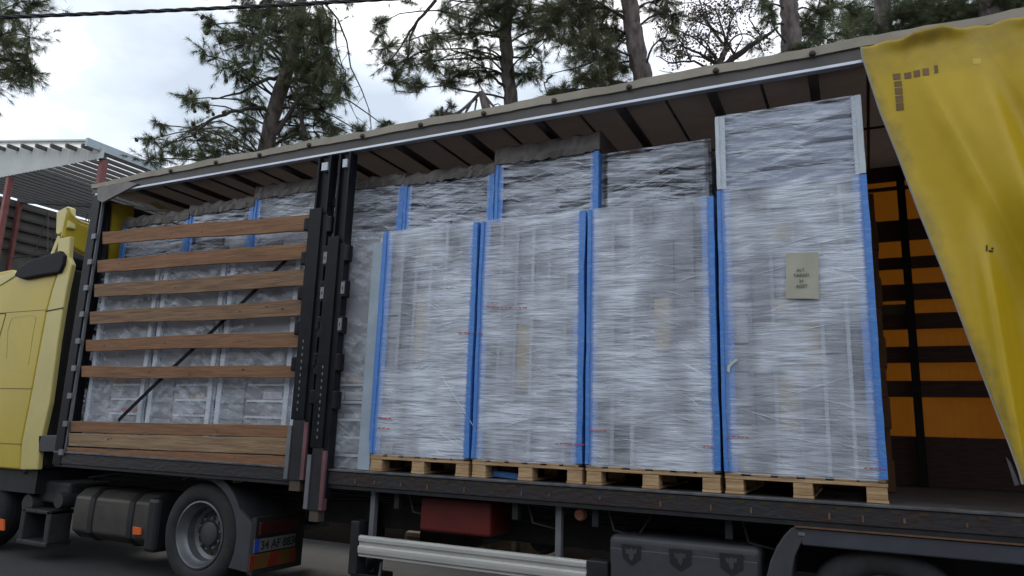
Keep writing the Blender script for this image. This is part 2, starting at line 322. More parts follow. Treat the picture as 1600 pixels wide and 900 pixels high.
# ================================================================ SHED on the left
def build_shed():
    root = empty('steel_shed', (-16, 5, GZ), 'open steel shed with white corrugated gable and red columns behind the yellow cab', 'shed')
    yg = 5.0; sl_ = 0.15; xr = -12.28; zr = 6.74; yb = 34
    def rz(x): return zr + sl_*(xr-x)
    # corrugated roof sheet (thin, seen from below)
    mb = MB(); n = 420; x0 = -25.6; OH = .27
    vs = []; fs = []
    for i in range(n+1):
        y = yg-OH + (yb-yg+OH)*i/n; dz = 0.015 if i % 2 else 0
        for x in (x0, xr): vs += [(x, y, rz(x)+dz)]
    for i in range(n): fs.append((2*i, 2*i+1, 2*i+3, 2*i+2))
    mb.add(vs, fs); mb.build('roof_sheet', M_SHEETU, root)
    # upper skin so the roof has thickness
    MB().prism([(x0, yg-OH, rz(x0)+.05), (xr, yg-OH, rz(xr)+.05), (xr, yg-OH, rz(xr)+.09), (x0, yg-OH, rz(x0)+.09)], (0, .12, 0)).build('roof_edge', M_SHEET, root)
    MB().prism([(xr-.02, yg-OH-.05, zr-.10), (xr+.06, yg-OH-.05, zr-.10), (xr+.06, yg-OH-.05, zr+.10), (xr-.02, yg-OH-.05, zr+.10)], (0, yb-yg, 0)).build('eave_flashing', M_FLASH, root)
    # gable cladding with vertical corrugation
    mb = MB(); n = 170; vs = []; fs = []; zb = 6.44
    for i in range(n+1):
        x = -25 + (xr+0.25+25)*i/n; dy = 0.035 if i % 2 else 0
        vs += [(x, yg+dy, zb+0.012*(-x-12)), (x, yg+dy, rz(x)-0.02)]
    for i in range(n): fs.append((2*i, 2*i+2, 2*i+3, 2*i+1))
    mb.add(vs, fs); mb.build('gable_cladding', M_SHEET, root)
    # purlins: run along y under the sheet
    x = xr-.25
    while x > -25:
        MB().box(x-.035, x+.035, yg-OH+.02, yb, rz(x)-.10, rz(x)-.012).build('purlin', M_PURL, root); x -= .62
    for y in (yg+.12, yg+5.2, yg+10.4, yg+15.6):      # portal frames
        MB().prism([(-25, y, rz(-25)-.24), (xr, y, zr-.24), (xr, y, zr-.11), (-25, y, rz(-25)-.11)], (0, .12, 0)).build('rafter', M_PURL, root)
        MB().box(xr-.10, xr+.03, y, y+.15, GZ, 6.46).build('column', M_REDS, root)
    for x in (-15.95, -19.8): MB().box(x-.06, x+.06, yg+.05, yg+.18, GZ, 6.5).build('column', M_REDS, root)
    # trusses: bottom chord and lattice
    mb = MB()
    for y in (yg+5.3, yg+10.5):
        mb.tube([(-25, y, 6.2), (xr, y, 6.2)], .025, 5)
        for k in range(14): mb.tube([(xr-.8*k, y, 6.2), (xr-.8*k-.4, y, rz(xr-.8*k-.4)-.45), (xr-.8*k-.8, y, 6.2)], .02, 4)
    mb.build('truss', M_PURL, root)
    # far side wall (plane x) with a bright slot at the top
    MB().box(-25.3, -25.1, yg-1, yb, GZ, 8.50).build('side_wall', M_WALL, root)
    for k in range(5): MB().box(-25.09, -24.97, yg-1, yb, 8.2-.42*k, 8.28-.42*k).build('girt', mat('brown_girt', (.09, .075, .07), .8), root)
    for z, mt in ((5.2, M_PURL), (4.6, M_GREYM), (2.6, M_REDS)): MB().box(-24.9, -24.8, yg-1, yb, z, z+.12).build('girt', mt, root)
    for y in (8.0, 10.2, 12.4, 15): MB().box(-25.0, -24.8, y, y+.12, GZ, 8.4).build('column', M_REDS, root)
    MB().box(-25.3, -12.2, yb-.2, yb, GZ, 6.9).build('back_wall', M_WALL, root)
    for y in (9, 11.4): MB().box(-24.7, -23.8, y, y+1.7, 3.2, 4.6).build('hung_panel', mat('dull_panel', (.22, .23, .24), .7, noise=.3), root)
build_shed()

# ================================================================ TREES
def tree(root, trunk, blobs, t0, limbs=(), up=3.5, ntuft=2.15, needle=M_NEED, cones=0, nl=0.13, extra=True, leaf=False, trunk_r=(.2, .15), nn=36, bare=()):
    """trunk, limbs: measured polylines [(px, py)]; blobs: (px, py, rx, ry, count). Depth is spread round the trunk."""
    P = [fd(a, b, t0) for a, b in trunk]
    base = P[0].copy(); base.z = GZ; d = (P[0]-P[1]); k = (P[0].z-GZ)/max(.5, abs(d.z)); base.x += d.x*k*.4; base.y += d.y*k*.4*0
    top = P[-1] + (P[-1]-P[-2]).normalized()*up
    pts = [base, base.lerp(P[0], .5)+Vector((.05, 0, 0))] + P + [top]
    # smooth and slightly crooked trunk
    q = []
    for i in range(len(pts)-1):
        for s in range(5): q.append(pts[i].lerp(pts[i+1], s/5) + Vector((random.gauss(0, .012), random.gauss(0, .012), 0)))
    q.append(pts[-1]); rr = [trunk_r[0]*1.15+(trunk_r[1]*.75-trunk_r[0]*1.15)*i/(len(q)-1) for i in range(len(q))]
    rr = [r_*random.uniform(.95, 1.06) for r_ in rr]
    MB().tube(q, rr, 12).build('trunk', M_BARK, root, smooth=True)
    br = MB(); tips = []; tdir = []; cone_at = []
    def near_trunk(p, drop=.3):
        best = min(q, key=lambda a: (a-p-Vector((0, 0, -drop*(a-p).length*0+ -.2))).length); return best
    def bend(a, b, sag=.1, r0=.03, r1=.008, n=6):
        L_ = (b-a).length; off = Vector((random.gauss(0, .07), random.gauss(0, .07), random.gauss(.05, .07)))*L_
        pp = []
        for i in range(n+1):
            s = i/n; p = a.lerp(b, s) + off*math.sin(PI*s) + Vector((0, 0, sag*L_*math.sin(PI*s))) + Vector((random.gauss(0, .008), 0, random.gauss(0, .012)))*L_
            pp.append(p)
        pp[0] = a; pp[-1] = b
        br.tube(pp, [r0+(r1-r0)*i/n for i in range(n+1)], 5, False); return pp
    for lb in limbs:
        pp = [fd(a, b, t0 - off) for (a, b, off) in lb[1:]]; r0 = lb[0]
        qq = []
        for i in range(len(pp)-1):
            for s in range(4): qq.append(pp[i].lerp(pp[i+1], s/4)+Vector((random.gauss(0, .01), 0, random.gauss(0, .012))))
        qq.append(pp[-1]); br.tube(qq, [r0*(1-.75*i/(len(qq)-1)) for i in range(len(qq))], 6, False)
    for (a, b, rx, ry, cnt) in blobs:
        dt = random.uniform(-.9, .9); c = fd(a, b, t0+dt); s = (t0+dt)/F
        if (c-near_trunk(c)).length < 6: bend(near_trunk(c), c, .08, .024, .010)
        hubs = []
        for k in range(max(2, int(cnt/7))):
            h = c + Vector(R_)*random.gauss(0, .45)*rx*s + Vector(U_)*random.gauss(0, .45)*ry*s + Vector(W_)*random.gauss(0, .45)*rx*s
            bend(c, h, .05, .014, .006, 4); hubs.append(h)
        for k in range(int(cnt*ntuft)):
            g1, g2, g3 = random.gauss(0, .62), random.gauss(0, .62), random.gauss(0, .62)
            p = c + Vector(R_)*g1*rx*s + Vector(U_)*g2*ry*s + Vector(W_)*g3*rx*s
            h = min(hubs, key=lambda z: (z-p).length)
            dr = (p-h); 
            if dr.length < .03: dr = Vector((0, 0, .05))
            br.tube([h, h.lerp(p, .5)+Vector((0, 0, random.gauss(.0, .02))), p], [.005, .004, .003], 3, False)
            tips.append(p); dn = dr.normalized(); tdir.append(dn)
            if dr.length > .12:
                tips.append(h.lerp(p, .6)); tdir.append(dn)
            if cones and random.random() < .07: cone_at.append(p+Vector((random.gauss(0, .03), random.gauss(0, .03), -.05)))
    for b_ in bare:                      # drooping bare twigs
        pp = [fd(a, b, t0-off) for a, b, off in b_]; br.tube(pp, [.022*(1-.75*i/(len(pp)-1)) for i in range(len(pp))], 5, False)
        for k in range(1, len(pp)-1):
            for s in range(2):
                p = pp[k].lerp(pp[k+1], random.random()); e_ = p+Vector((random.gauss(0, .15), random.gauss(0, .15), -random.uniform(.15, .5)))
                br.tube([p, p.lerp(e_, .5)+Vector((random.gauss(0, .03), 0, .03)), e_], [.007, .005, .003], 3, False)
    br.build('limbs', M_TWIG, root)
    if tips:
        T = np.array([list(t) for t in tips]); D = np.array([list(t) for t in tdir]); K = len(T)
        if leaf: nn = 10
        base_ = np.repeat(T, nn, 0); dd = np.repeat(D, nn, 0)
        base_ = base_ - dd*rng.uniform(0, .09, (K*nn, 1))
        v = dd*.7 + rng.normal(0, .42, (K*nn, 3)); v[:, 2] -= .18; v /= np.linalg.norm(v, axis=1)[:, None]
        ln = nl*rng.uniform(.6, 1.15, (K*nn, 1)); wv = np.cross(v, rng.normal(0, 1, (K*nn, 3))); wv /= np.linalg.norm(wv, axis=1)[:, None]
        if leaf:
            base_ = base_+rng.normal(0, .06, base_.shape); ln = ln*.45; wd = .02
        else: wd = .0025
        V = np.stack([base_-wv*wd, base_+wv*wd, base_+v*ln+wv*wd*.4, base_+v*ln-wv*wd*.4], 1).reshape(-1, 3)
        me = bpy.data.meshes.new('crown'); M4 = K*nn
        me.vertices.add(M4*4); me.vertices.foreach_set('co', V.ravel()); me.loops.add(M4*4); me.loops.foreach_set('vertex_index', np.arange(M4*4, dtype=np.int32))
        me.polygons.add(M4); me.polygons.foreach_set('loop_start', np.arange(0, M4*4, 4, dtype=np.int32)); me.update(calc_edges=True); me.validate()
        me.materials.append(needle); o = bpy.data.objects.new('crown', me); scn.collection.objects.link(o)
        o.parent = root; o.matrix_parent_inverse = Matrix.Translation(-root.location)
    if cone_at:
        bm = bmesh.new(); bmesh.ops.create_icosphere(bm, subdivisions=2, radius=.034)
        for v_ in bm.verts: v_.co.z *= 1.5; v_.co *= 1+.12*math.sin(v_.co.z*200)+random.uniform(-.07, .07)
        cm = bpy.data.meshes.new('cone'); bm.to_mesh(cm); bm.free(); cm.materials.append(M_CONE)
        for p in cone_at[:45]:
            o = bpy.data.objects.new('cone', cm); scn.collection.objects.link(o); o.location = p
            o.rotation_euler = (random.uniform(-.6, .6), random.uniform(-.6, .6), 0); o.parent = root; o.matrix_parent_inverse = Matrix.Translation(-root.location)
def tr_root(a, b, t, label, name='pine_tree', cat='pine tree'):
    p = fd(a, b, t); return empty(name, (p.x, p.y, GZ), label, cat, 'pine trees behind the truck')

# far-left pine: only the ends of its boughs reach the frame
tree(tr_root(-190, 200, 13, 'pine at the left picture edge with only bough tips showing against white sky'), [(-190, 300), (-200, 100), (-205, -60)],
     [(5, 60, 45, 42, 55), (28, 105, 34, 22, 36), (-45, 90, 60, 55, 50), (15, 118, 25, 14, 12), (35, 2, 50, 9, 22), (-60, 0, 70, 50, 45), (-120, 80, 60, 80, 50), (-160, -60, 120, 80, 70), (8, 30, 22, 20, 16)], 13,
     limbs=[(.07, (-195, 200, 0), (-100, 150, .3), (-20, 95, .5), (40, 95, .6))], cones=0, nl=.15, trunk_r=(.2, .16))
# big coned pine beside the shed
tree(tr_root(415, 245, 14, 'leaning dark pine full of cones with long drooping bare twigs right of the shed'), [(412, 250), (424, 185), (448, 110), (468, 40), (474, -30)],
     [(325, 42, 16, 18, 12), (325, 88, 18, 14, 12), (365, 112, 26, 22, 24), (292, 155, 20, 16, 16), (312, 162, 16, 10, 8), (245, 195, 14, 10, 8), (236, 218, 18, 12, 11), (240, 248, 22, 14, 16), (262, 228, 16, 12, 9), (290, 235, 24, 18, 16),
      (325, 215, 30, 22, 26), (355, 232, 32, 22, 30), (330, 250, 36, 12, 22), (385, 200, 24, 28, 22), (395, 60, 28, 40, 46), (420, 20, 36, 30, 50), (440, 70, 34, 40, 52), (480, 30, 34, 30, 46), (372, 60, 18, 20, 14), (395, 15, 22, 18, 22), (500, 70, 22, 34, 36),
      (490, 120, 30, 34, 46), (475, 165, 30, 26, 34), (510, 160, 24, 24, 26), (535, 135, 18, 18, 14), (450, 215, 20, 20, 12), (485, 222, 30, 16, 18), (520, 205, 26, 16, 18), (560, 205, 22, 10, 12), (600, 196, 16, 9, 11), (540, 222, 26, 10, 12), (500, 190, 22, 16, 14),
      (390, 120, 22, 30, 26), (395, 165, 18, 22, 16), (470, 90, 26, 40, 40), (500, 105, 24, 30, 34), (520, 120, 20, 26, 22), (470, 140, 24, 24, 26), (455, 30, 30, 24, 34), (505, 40, 22, 26, 26), (465, 195, 20, 24, 18), (350, 60, 20, 20, 14), (430, -60, 90, 50, 110), (540, -5, 30, 10, 14), (590, -60, 60, 40, 40)], 14,
     limbs=[(.05, (415, 168, 0), (390, 170, .3), (360, 175, .5), (325, 190, .7), (300, 212, .8), (262, 224, .9)), (.045, (440, 120, 0), (415, 125, .1), (375, 145, .2), (330, 155, .3)), (.05, (430, 210, .5), (470, 150, .4), (455, 135, 0)), (.06, (480, 235, .4), (470, 180, .4), (452, 130, .1))],
     bare=[[(508, 6, .3), (528, 30, .4), (542, 65, .5), (548, 105, .5), (565, 140, .6), (578, 175, .6), (580, 205, .6)], [(503, 8, .3), (516, 40, .3), (512, 80, .3), (540, 110, .4), (540, 150, .4), (560, 190, .5)], [(524, 30, .3), (525, 70, .3), (545, 140, .3)]], cones=1, nl=.12, trunk_r=(.165, .11), needle=M_NEED)
# middle pine
tree(tr_root(800, 170, 14.5, 'upright pine with one bough arching left over open sky, above the middle of the roof'), [(802, 180), (794, 120), (790, 60), (794, 0), (795, -40)],
     [(597, 35, 14, 12, 12), (602, 72, 20, 20, 22), (622, 110, 28, 24, 34), (648, 130, 20, 14, 15), (655, 82, 26, 24, 28), (690, 62, 22, 16, 18), (672, 100, 20, 18, 16), (720, 45, 26, 24, 26), (760, 20, 34, 26, 44), (820, 25, 34, 28, 46), (850, 50, 28, 26, 32), (700, 15, 24, 16, 20),
      (745, 75, 26, 22, 26), (720, 112, 30, 18, 30), (760, 120, 26, 20, 24), (820, 118, 26, 18, 24), (830, 85, 24, 20, 20), (788, 5, 40, 16, 36), (640, 0, 18, 4, 5), (780, -60, 110, 40, 90), (700, 128, 22, 10, 12), (862, 20, 24, 30, 24)], 14.5,
     limbs=[(.035, (680, 0, .6), (655, 30, .7), (640, 50, .7), (622, 80, .8), (598, 105, .8)), (.03, (655, 28, .6), (640, 60, .5), (635, 100, .5)), (.03, (788, 88, 0), (750, 92, .3), (705, 78, .4), (698, 60, .5)), (.03, (797, 45, 0), (745, 55, .2), (700, 66, .3)), (.025, (795, 88, 0), (830, 90, .2), (850, 65, .3)), (.03, (795, 30, 0), (740, 20, .1), (715, 8, .1)),
            (.035, (795, 140, 0), (775, 125, .2), (750, 100, .4), (720, 90, .5))], cones=0, nl=.13, trunk_r=(.15, .12))
# broken stump
st = tr_root(762, 190, 13, 'broken forked dead branch stump poking up just above the roof edge', 'dead_stump', 'stump')
mb = MB()
mb.tube([(fd(765, 185, 13).x, fd(765, 185, 13).y, GZ), fd(765, 185, 13), fd(757, 160, 13), fd(751, 143, 13)], [.14, .11, .08, .05], 8)
for pp, r_ in (([(751, 144), (738, 158), (722, 172), (705, 182), (690, 192)], .035), ([(735, 162), (728, 175), (722, 190)], .03), ([(757, 150), (770, 165), (785, 180)], .03), ([(745, 155), (742, 172), (745, 190)], .02), ([(712, 178), (700, 176), (690, 178)], .012), ([(770, 165), (778, 162), (790, 170)], .012)):
    Q = [fd(a, b, 13-.05*i) for i, (a, b) in enumerate(pp)]; mb.tube(Q, [r_*(1-.5*i/(len(Q)-1)) for i in range(len(Q))], 6)
mb.build('trunk', M_BARK, st, smooth=True)
shrub = tr_root(700, 190, 12.8, 'small sprigs of pine beside the broken stump above the roof edge')
tree(shrub, [(694, 215), (692, 200), (690, 190)], [(690, 178, 15, 9, 14), (705, 165, 8, 8, 5), (680, 188, 10, 5, 7), (715, 183, 14, 5, 7)], 12.8, up=.15, trunk_r=(.03, .02), nl=.1)
# thick-trunked pine
tree(tr_root(1005, 135, 12.5, 'thick pinkish brown pine trunk with dark boughs on its left side'), [(1006, 140), (996, 85), (988, 40), (983, 0), (980, -40)],
     [(900, 20, 32, 30, 48), (935, 30, 34, 30, 48), (930, 75, 34, 28, 42), (955, 110, 26, 22, 34), (920, 125, 26, 14, 24), (895, 60, 24, 24, 24), (960, 60, 24, 26, 28), (1030, 10, 24, 18, 18), (1050, 25, 22, 22, 14), (870, 20, 26, 22, 24), (880, 140, 22, 10, 14), (870, 148, 18, 8, 10), (1040, 60, 20, 22, 10), (950, 138, 26, 8, 18), (930, -50, 110, 40, 90)], 12.5,
     limbs=[(.025, (980, 60, 0), (940, 90, .2), (905, 105, .4), (862, 115, .5)), (.022, (865, 118, .5), (850, 130, .5), (855, 148, .5))], nl=.13, trunk_r=(.17, .16), needle=M_NEEDB)
# branchy tree between
tree(tr_root(1075, 110, 15, 'tangled sparse tree with bare twigs and a few dry leaves between two thick trunks', 'bare_tree', 'tree'), [(1120, 120), (1122, 105), (1126, 95)],
     [(1100, 30, 40, 26, 34), (1070, 55, 26, 30, 24), (1140, 30, 26, 24, 18), (1110, 80, 34, 20, 20), (1060, 90, 26, 16, 14), (1180, 60, 20, 26, 14), (1090, 8, 34, 10, 18), (1160, 10, 30, 12, 14), (1040, 40, 20, 24, 10), (1090, -60, 90, 40, 50)], 15, leaf=True, ntuft=.8, needle=M_LEAF,
     limbs=[(.085, (1120, 112, 0), (1155, 85, .1), (1190, 60, .2), (1216, 42, .3)), (.035, (1130, 105, 0), (1090, 82, .1), (1060, 70, .2), (1035, 80, .3)), (.03, (1150, 90, 0), (1130, 55, .1), (1095, 35, .2), (1065, 30, .3)), (.03, (1110, 112, 0), (1085, 95, 0), (1050, 98, .2), (1025, 88, .3)), (.02, (1190, 60, .1), (1170, 30, .3), (1175, 0, .4)), (.02, (1100, 90, .1), (1110, 50, .3), (1100, 0, .4)), (.02, (1140, 95, 0), (1160, 60, .3), (1150, 20, .4)), (.018, (1080, 95, 0), (1060, 60, .3), (1070, 10, .4)), (.022, (1120, 100, 0), (1100, 115, 0), (1070, 118, 0), (1030, 110, .1))], up=.3, trunk_r=(.09, .08), nl=.11)
tree(tr_root(1235, 95, 13, 'smooth grey brown pine trunk right of the tangled bare tree'), [(1235, 100), (1236, 60), (1233, 20), (1231, -30)],
     [(1275, 20, 26, 22, 30), (1270, 55, 24, 20, 26), (1295, 10, 18, 22, 16), (1205, 25, 18, 22, 14), (1255, 75, 24, 10, 16), (1290, 60, 18, 14, 10), (1195, 8, 14, 14, 8), (1250, -60, 80, 40, 60)], 13, limbs=[(.025, (1235, 40, 0), (1205, 35, .2), (1185, 28, .3))], trunk_r=(.19, .17), nl=.12)
tree(tr_root(1375, 60, 17, 'dim dark pine trunk standing in shade deeper in the wood'), [(1378, 70), (1380, 35), (1378, 0), (1376, -40)],
     [(1330, 20, 18, 24, 26), (1345, 50, 26, 18, 36), (1320, 55, 18, 14, 16), (1420, 20, 34, 22, 60), (1400, 50, 30, 12, 30), (1460, 15, 34, 20, 56), (1360, 35, 18, 20, 18), (1440, 35, 30, 12, 30), (1400, -50, 100, 40, 70)], 17, trunk_r=(.2, .18), nl=.15)
tree(tr_root(1545, 30, 16, 'last pine trunk on the right in dense dark foliage above the yellow curtain'), [(1548, 30), (1546, 5), (1545, -40)],
     [(1500, 12, 34, 16, 60), (1560, 8, 36, 14, 50), (1590, -5, 34, 14, 40), (1480, 28, 30, 10, 30), (1520, 25, 30, 8, 26), (1540, -50, 100, 40, 80)], 16, trunk_r=(.24, .22), nl=.15)
# more distant foliage mass behind the right half
bgt = empty('pine_tree', (fd(1440, 60, 24).x, fd(1440, 60, 24).y, GZ), 'far pines merging into a dark mass between trunks at the upper right', 'pine tree', 'pine trees behind the truck')
tree(bgt, [(1455, 90), (1452, 40), (1450, -20)], [(1320+27*k, random.choice((2, 18, 34)), 24, 18, 34) for k in range(11)] + [(1180, 75, 24, 16, 16), (1265, 40, 26, 26, 26), (960, 100, 26, 24, 30), (905, 90, 26, 34, 34), (920, 20, 34, 26, 34), (870, 30, 24, 26, 20)], 22, trunk_r=(.2, .18), nl=.22, nn=24)

# ================================================================ OVERHEAD CABLE
mb = MB(); A = fd(0, 27, 6); B = fd(290, 14.5, 6); C_ = fd(580, 0, 6); dirv = (C_-A).normalized()
for ph in (0, 2*PI/3, 4*PI/3):
    pts = []
    for i in range(-140, 340):
        s = i/40*1.0; p = A + dirv*s; mid = (C_-A).length
        p.z += 0.004*(s-mid/2)**2 - 0.004*(mid/2)**2
        an = ph + s*2*PI/.42; pts.append(p + Vector((0, math.cos(an)*.009, math.sin(an)*.009)))
    mb.tube(pts, .0095, 6)
tag(mb.build('overhead_cable', M_CABLE, smooth=True), 'black twisted overhead cable crossing the sky at the upper left', 'cable')

# ================================================================ TRAILER
T = empty('semi_trailer', (0, 0, GZ), 'long curtain side trailer with its side open and yellow curtain pulled to the right', 'trailer')
XF, XR = -4.22, 9.3
# deck and chassis
MB().box(XF, XR, 0.02, 2.44, -0.06, -0.004).build('deck', M_DECK, T)
mb = MB(); mb.box(XF, XR, -0.06, 0.018, -0.135, -0.022); mb.build('side_rail', M_RAIL, T, bevel=.006)
MB().box(XF, XR, -0.072, 0.018, -0.020, -0.002).build('rail_edge', M_RAILTOP, T, bevel=.003)
x = -0.15
while x < 6.5:                           # lashing slots under the edge
    MB().box(x, x+.055, -0.0625, -0.0605, -.052, -.030).build('lashing_slot', M_SEAM, T); x += .152
x = -.1
while x < 6:
    MB().box(x, x+.012, -.065, -.061, -.095-random.random()*.02, -.075).build('rail_bolt', M_RUST, T); x += random.uniform(.18, .5)
MB().box(-4.2, 9.3, -0.052, -0.02, -0.165, -0.137).build('rail_flange', M_BLACK2, T)
MB().box(3.40, 9.3, -0.066, -0.022, -0.176, -0.166).build('rusty_flange', M_RUST, T)
for y in (.62, 1.72): MB().box(-4.0, 9.2, y, y+.12, -.55, -.17).build('chassis_beam', M_BLACK2, T)
k = XF+.3
while k < 9: MB().box(k, k+.06, .0, 2.4, -.165, -.065).build('crossmember', M_BLACK2, T); k += .62
MB().box(XF, XR, 2.44, 2.50, -.16, 0).build('side_rail', M_RAIL, T)
# front bulkhead and roof
MB().box(-4.25, -4.2, .06, 2.44, -.02, 2.95).build('front_bulkhead', mat('bulkhead', (.07, .07, .075), .6, noise=.3), T)
mb = MB(); mb.prism([fx(174, 318, -4.16), fx(207, 322, -4.16), fx(203, 440, -4.16), fx(166, 440, -4.16)], (.03, 0, 0))
mb.build('yellow_bulkhead_panel', mat('yellow_panel', (.50, .38, .03), .5, noise=.2), T)
# wavy tarp roof seen from below
nx_, ny_ = 160, 14; vs = []; fs = []
for i in range(nx_+1):
    for j in range(ny_+1):
        x = XF + (XR-XF)*i/nx_; y = .03 + 2.42*j/ny_
        ph = ((x+3.0) % .70)/.70
        z = 3.045 - .03*math.sin(PI*ph)*(0.6+.4*math.sin(x*2.3+y*3)) + .008*math.sin(y*9+x*4)
        vs.append((x, y, z))
for i in range(nx_):
    for j in range(ny_): a = i*(ny_+1)+j; fs.append((a, a+1, a+ny_+2, a+ny_+1))
mb = MB(); mb.add(vs, fs); mb.build('roof_tarp', M_CEIL, T, smooth=True)
MB().box(XF, XR, -.03, .2, 3.10, 3.112).build('roof_skin', M_TARPT, T)
x = -3.55; k = 0
while x < 9.2:
    if k % 2 == 0: MB().box(x-.035, x+.035, .0, 2.46, 2.945, 2.985).build('roof_bow', M_BOW, T, bevel=.005); 
    else: MB().tube([(x, 0, 2.98), (x+.02, 2.45, 2.98)], .012, 6).build('roof_bow', M_BOW, T)
    x += .36; k += 1
MB().box(-.25-3.0, 4.5, 1.18, 1.20, 2.96, 2.975).build('roof_cord', M_BLACK2, T)
# cantrail: beige tarp edge, dark band, silver track
def strip(z_of, y0, y1, name, mt, x0=XF-.03, x1=XR, n=140, z2=None):
    vs = []; fs = []
    for i in range(n+1):
        x = x0+(x1-x0)*i/n; a, b = z_of(x), z2(x)
        vs += [(x, y0, a), (x, y0-.004, b), (x, y1, b), (x, y1, a)]
    for i in range(n):
        for j in range(4): fs.append((4*i+j, 4*i+(j+1) % 4, 4*i+4+(j+1) % 4, 4*i+4+j))
    fs += [(0, 1, 2, 3), (4*n+3, 4*n+2, 4*n+1, 4*n)]
    m_ = MB(); m_.add(vs, fs); return m_.build(name, mt, T)
wob = lambda x: .006*math.sin(x*5.1)+.004*math.sin(x*13+1)+.003*math.sin(x*29)
def ztop(x): return 3.118 + wob(x) - .035*max(0, min(1, (-2.9-x)/1.3)) + (.03 if -3.9 < x < -3.5 else 0)*0
strip(lambda x: 3.052+wob(x)*.5 - .02*max(0, min(1, (-2.9-x)/1.3)), -.085, .05, 'roof_edge_tarp', M_TARPT, z2=ztop)
strip(lambda x: 2.965, -.062, .02, 'cantrail', M_TARPD, z2=lambda x: 3.05-.02*max(0, min(1, (-2.9-x)/1.3)))
MB().box(XF+.05, 4.0, -.078, -.02, 2.938, 2.962).build('curtain_track', M_SILVER, T, bevel=.003)
MB().box(4.0, XR, -.058, -.02, 2.938, 2.962).build('curtain_track', M_BLACK2, T)
outline([(152, 294), (198, 283), (215, 287), (160, 316), (152, 312)], -.095, .03, 'corner_flap', mat('flap', (.22, .2, .19), .6, noise=.3, bump=.2), T)
rb = MB(); rb.lathe([(.0, -.112), (.012, -.112), (.02, -.106), (.023, -.097), (.023, -.086)], 0, 0, 14)
r1 = rb.build('tarp_button', mat('button', (.05, .03, .025), .6), T, smooth=True)
xs = [-2.89, -1.58, -.93, -.28, .37, 1.02, 1.68, 2.32, 2.99, 3.66, 4.33, 4.98, 5.65, -2.2]
for i, x in enumerate(xs):
    o = r1 if i == 0 else r1.copy()
    if i: scn.collection.objects.link(o)
    o.location = (x, 0, 3.075 - .006 + wob(x)*.5)
# pale translucent mend in the roof tarp
MB().prism([fd(232, 317, 8.9), fd(246, 317, 8.9), fd(264, 326, 8.9), fd(249, 327, 8.9)], (0, 0, .004)).build('tarp_mend', mat('mend', (.55, .5, .35), .7, trans=(.9, .8, .5, .5)), T)

# posts
front = MB(); front.box(-4.22, -4.08, -.065, .06, -.15, 2.94); front.build('corner_post', M_BLACK, T, bevel=.006)
MB().box(-4.07, -4.05, -.05, -.02, -.13, 2.9).build('post_edge', M_GREYM, T)
for k in range(9): MB().box(-4.10, -4.03, -.09, -.067, 2.40-.305*k, 2.46-.305*k).build('latch_plate', M_GREYM, T)
outline([(60, 680), (90, 680), (90, 706), (60, 706)], -.02, .12, 'marker_bracket', M_PLAST, T, bevel=.01)
def post(x0, x1, zb, zw, sx):
    """a sliding side post: channel above, wide plate with board brackets below, reflective strips at the foot"""
    p = MB(); p.box(x0, x1, -.05, .02, zw, 2.93); p.box(x0, x0+.022, -.085, -.052, zw, 2.93); p.box(x1-.022, x1, -.085, -.052, zw, 2.93)
    o = p.build('side_post', M_BLACK, T, bevel=.003)
    q = MB(); q.box(x0-.035, x1-.045, -.105, -.087, zb+.62, zw+.06); q.box(x0-.01, x1+.02, -.085, .0, zb+.2, zw-.003)
    q.build('post_plate', M_BLACK, o, bevel=.004)
    MB().box(x0+.055, x1-.035, -.092, -.052, 2.78, 2.86).build('post_tab', M_WHITEB, o)
    zz = zw-.02; kk = 0
    while zz > zb+1.0:
        MB().box(x0-.10, x0-.037, -.10, -.03, zz-.13, zz).build('board_bracket', M_BLACK, o, bevel=.012)
        MB().box(x1+.022, x1+.075, -.10, -.03, zz-.17, zz-.01).build('board_bracket', M_BLACK, o, bevel=.012)
        if kk in (1, 2) : MB().box(x1+.026, x1+.066, -.108, -.101, zz-.14, zz-.03).build('steel_tab', M_GREYM, o)
        if kk in (1, 2) : MB().box(x1+.040, x1+.05, -.110, -.1085, zz-.10, zz-.075).build('tab_hole', M_SEAM, o)
        zz -= .335; kk += 1
    for k in range(11): MB().box(x0+.028, x0+.040, -.1075, -.1055, zb+.70+.062*k, zb+.725+.062*k).build('pin_hole', M_GREYM, o)
    f_ = MB(); f_.box(x0-.01, x1-.03, -.10, -.0, zb+.09, zb+.62); f_.build('post_foot', M_BLACK2, o, bevel=.004)
    MB().box(x0+.005, x1-.035, -.09, -.01, zb, zb+.09).build('foot_block', mat('foot_block', (.10, .075, .055), .7, noise=.3), o)
    MB().box(x0-.055, x0-.012, -.108, -.05, zb+.10, zb+.56).build('reflective_strip', M_GREYM, o)
    MB().box(x1-.027, x1+.012, -.108, -.05, zb+.10, zb+.60).build('reflective_strip', M_PINK, o)
    return o
post(-.80, -.64, -.21, 2.34, 1)
post(-.545, -.405, -.45, 2.04, 1)
MB().box(-.62, -.56, -.04, .0, 2.42, 2.5).build('tie_knot', M_STRAP, T, bevel=.01)

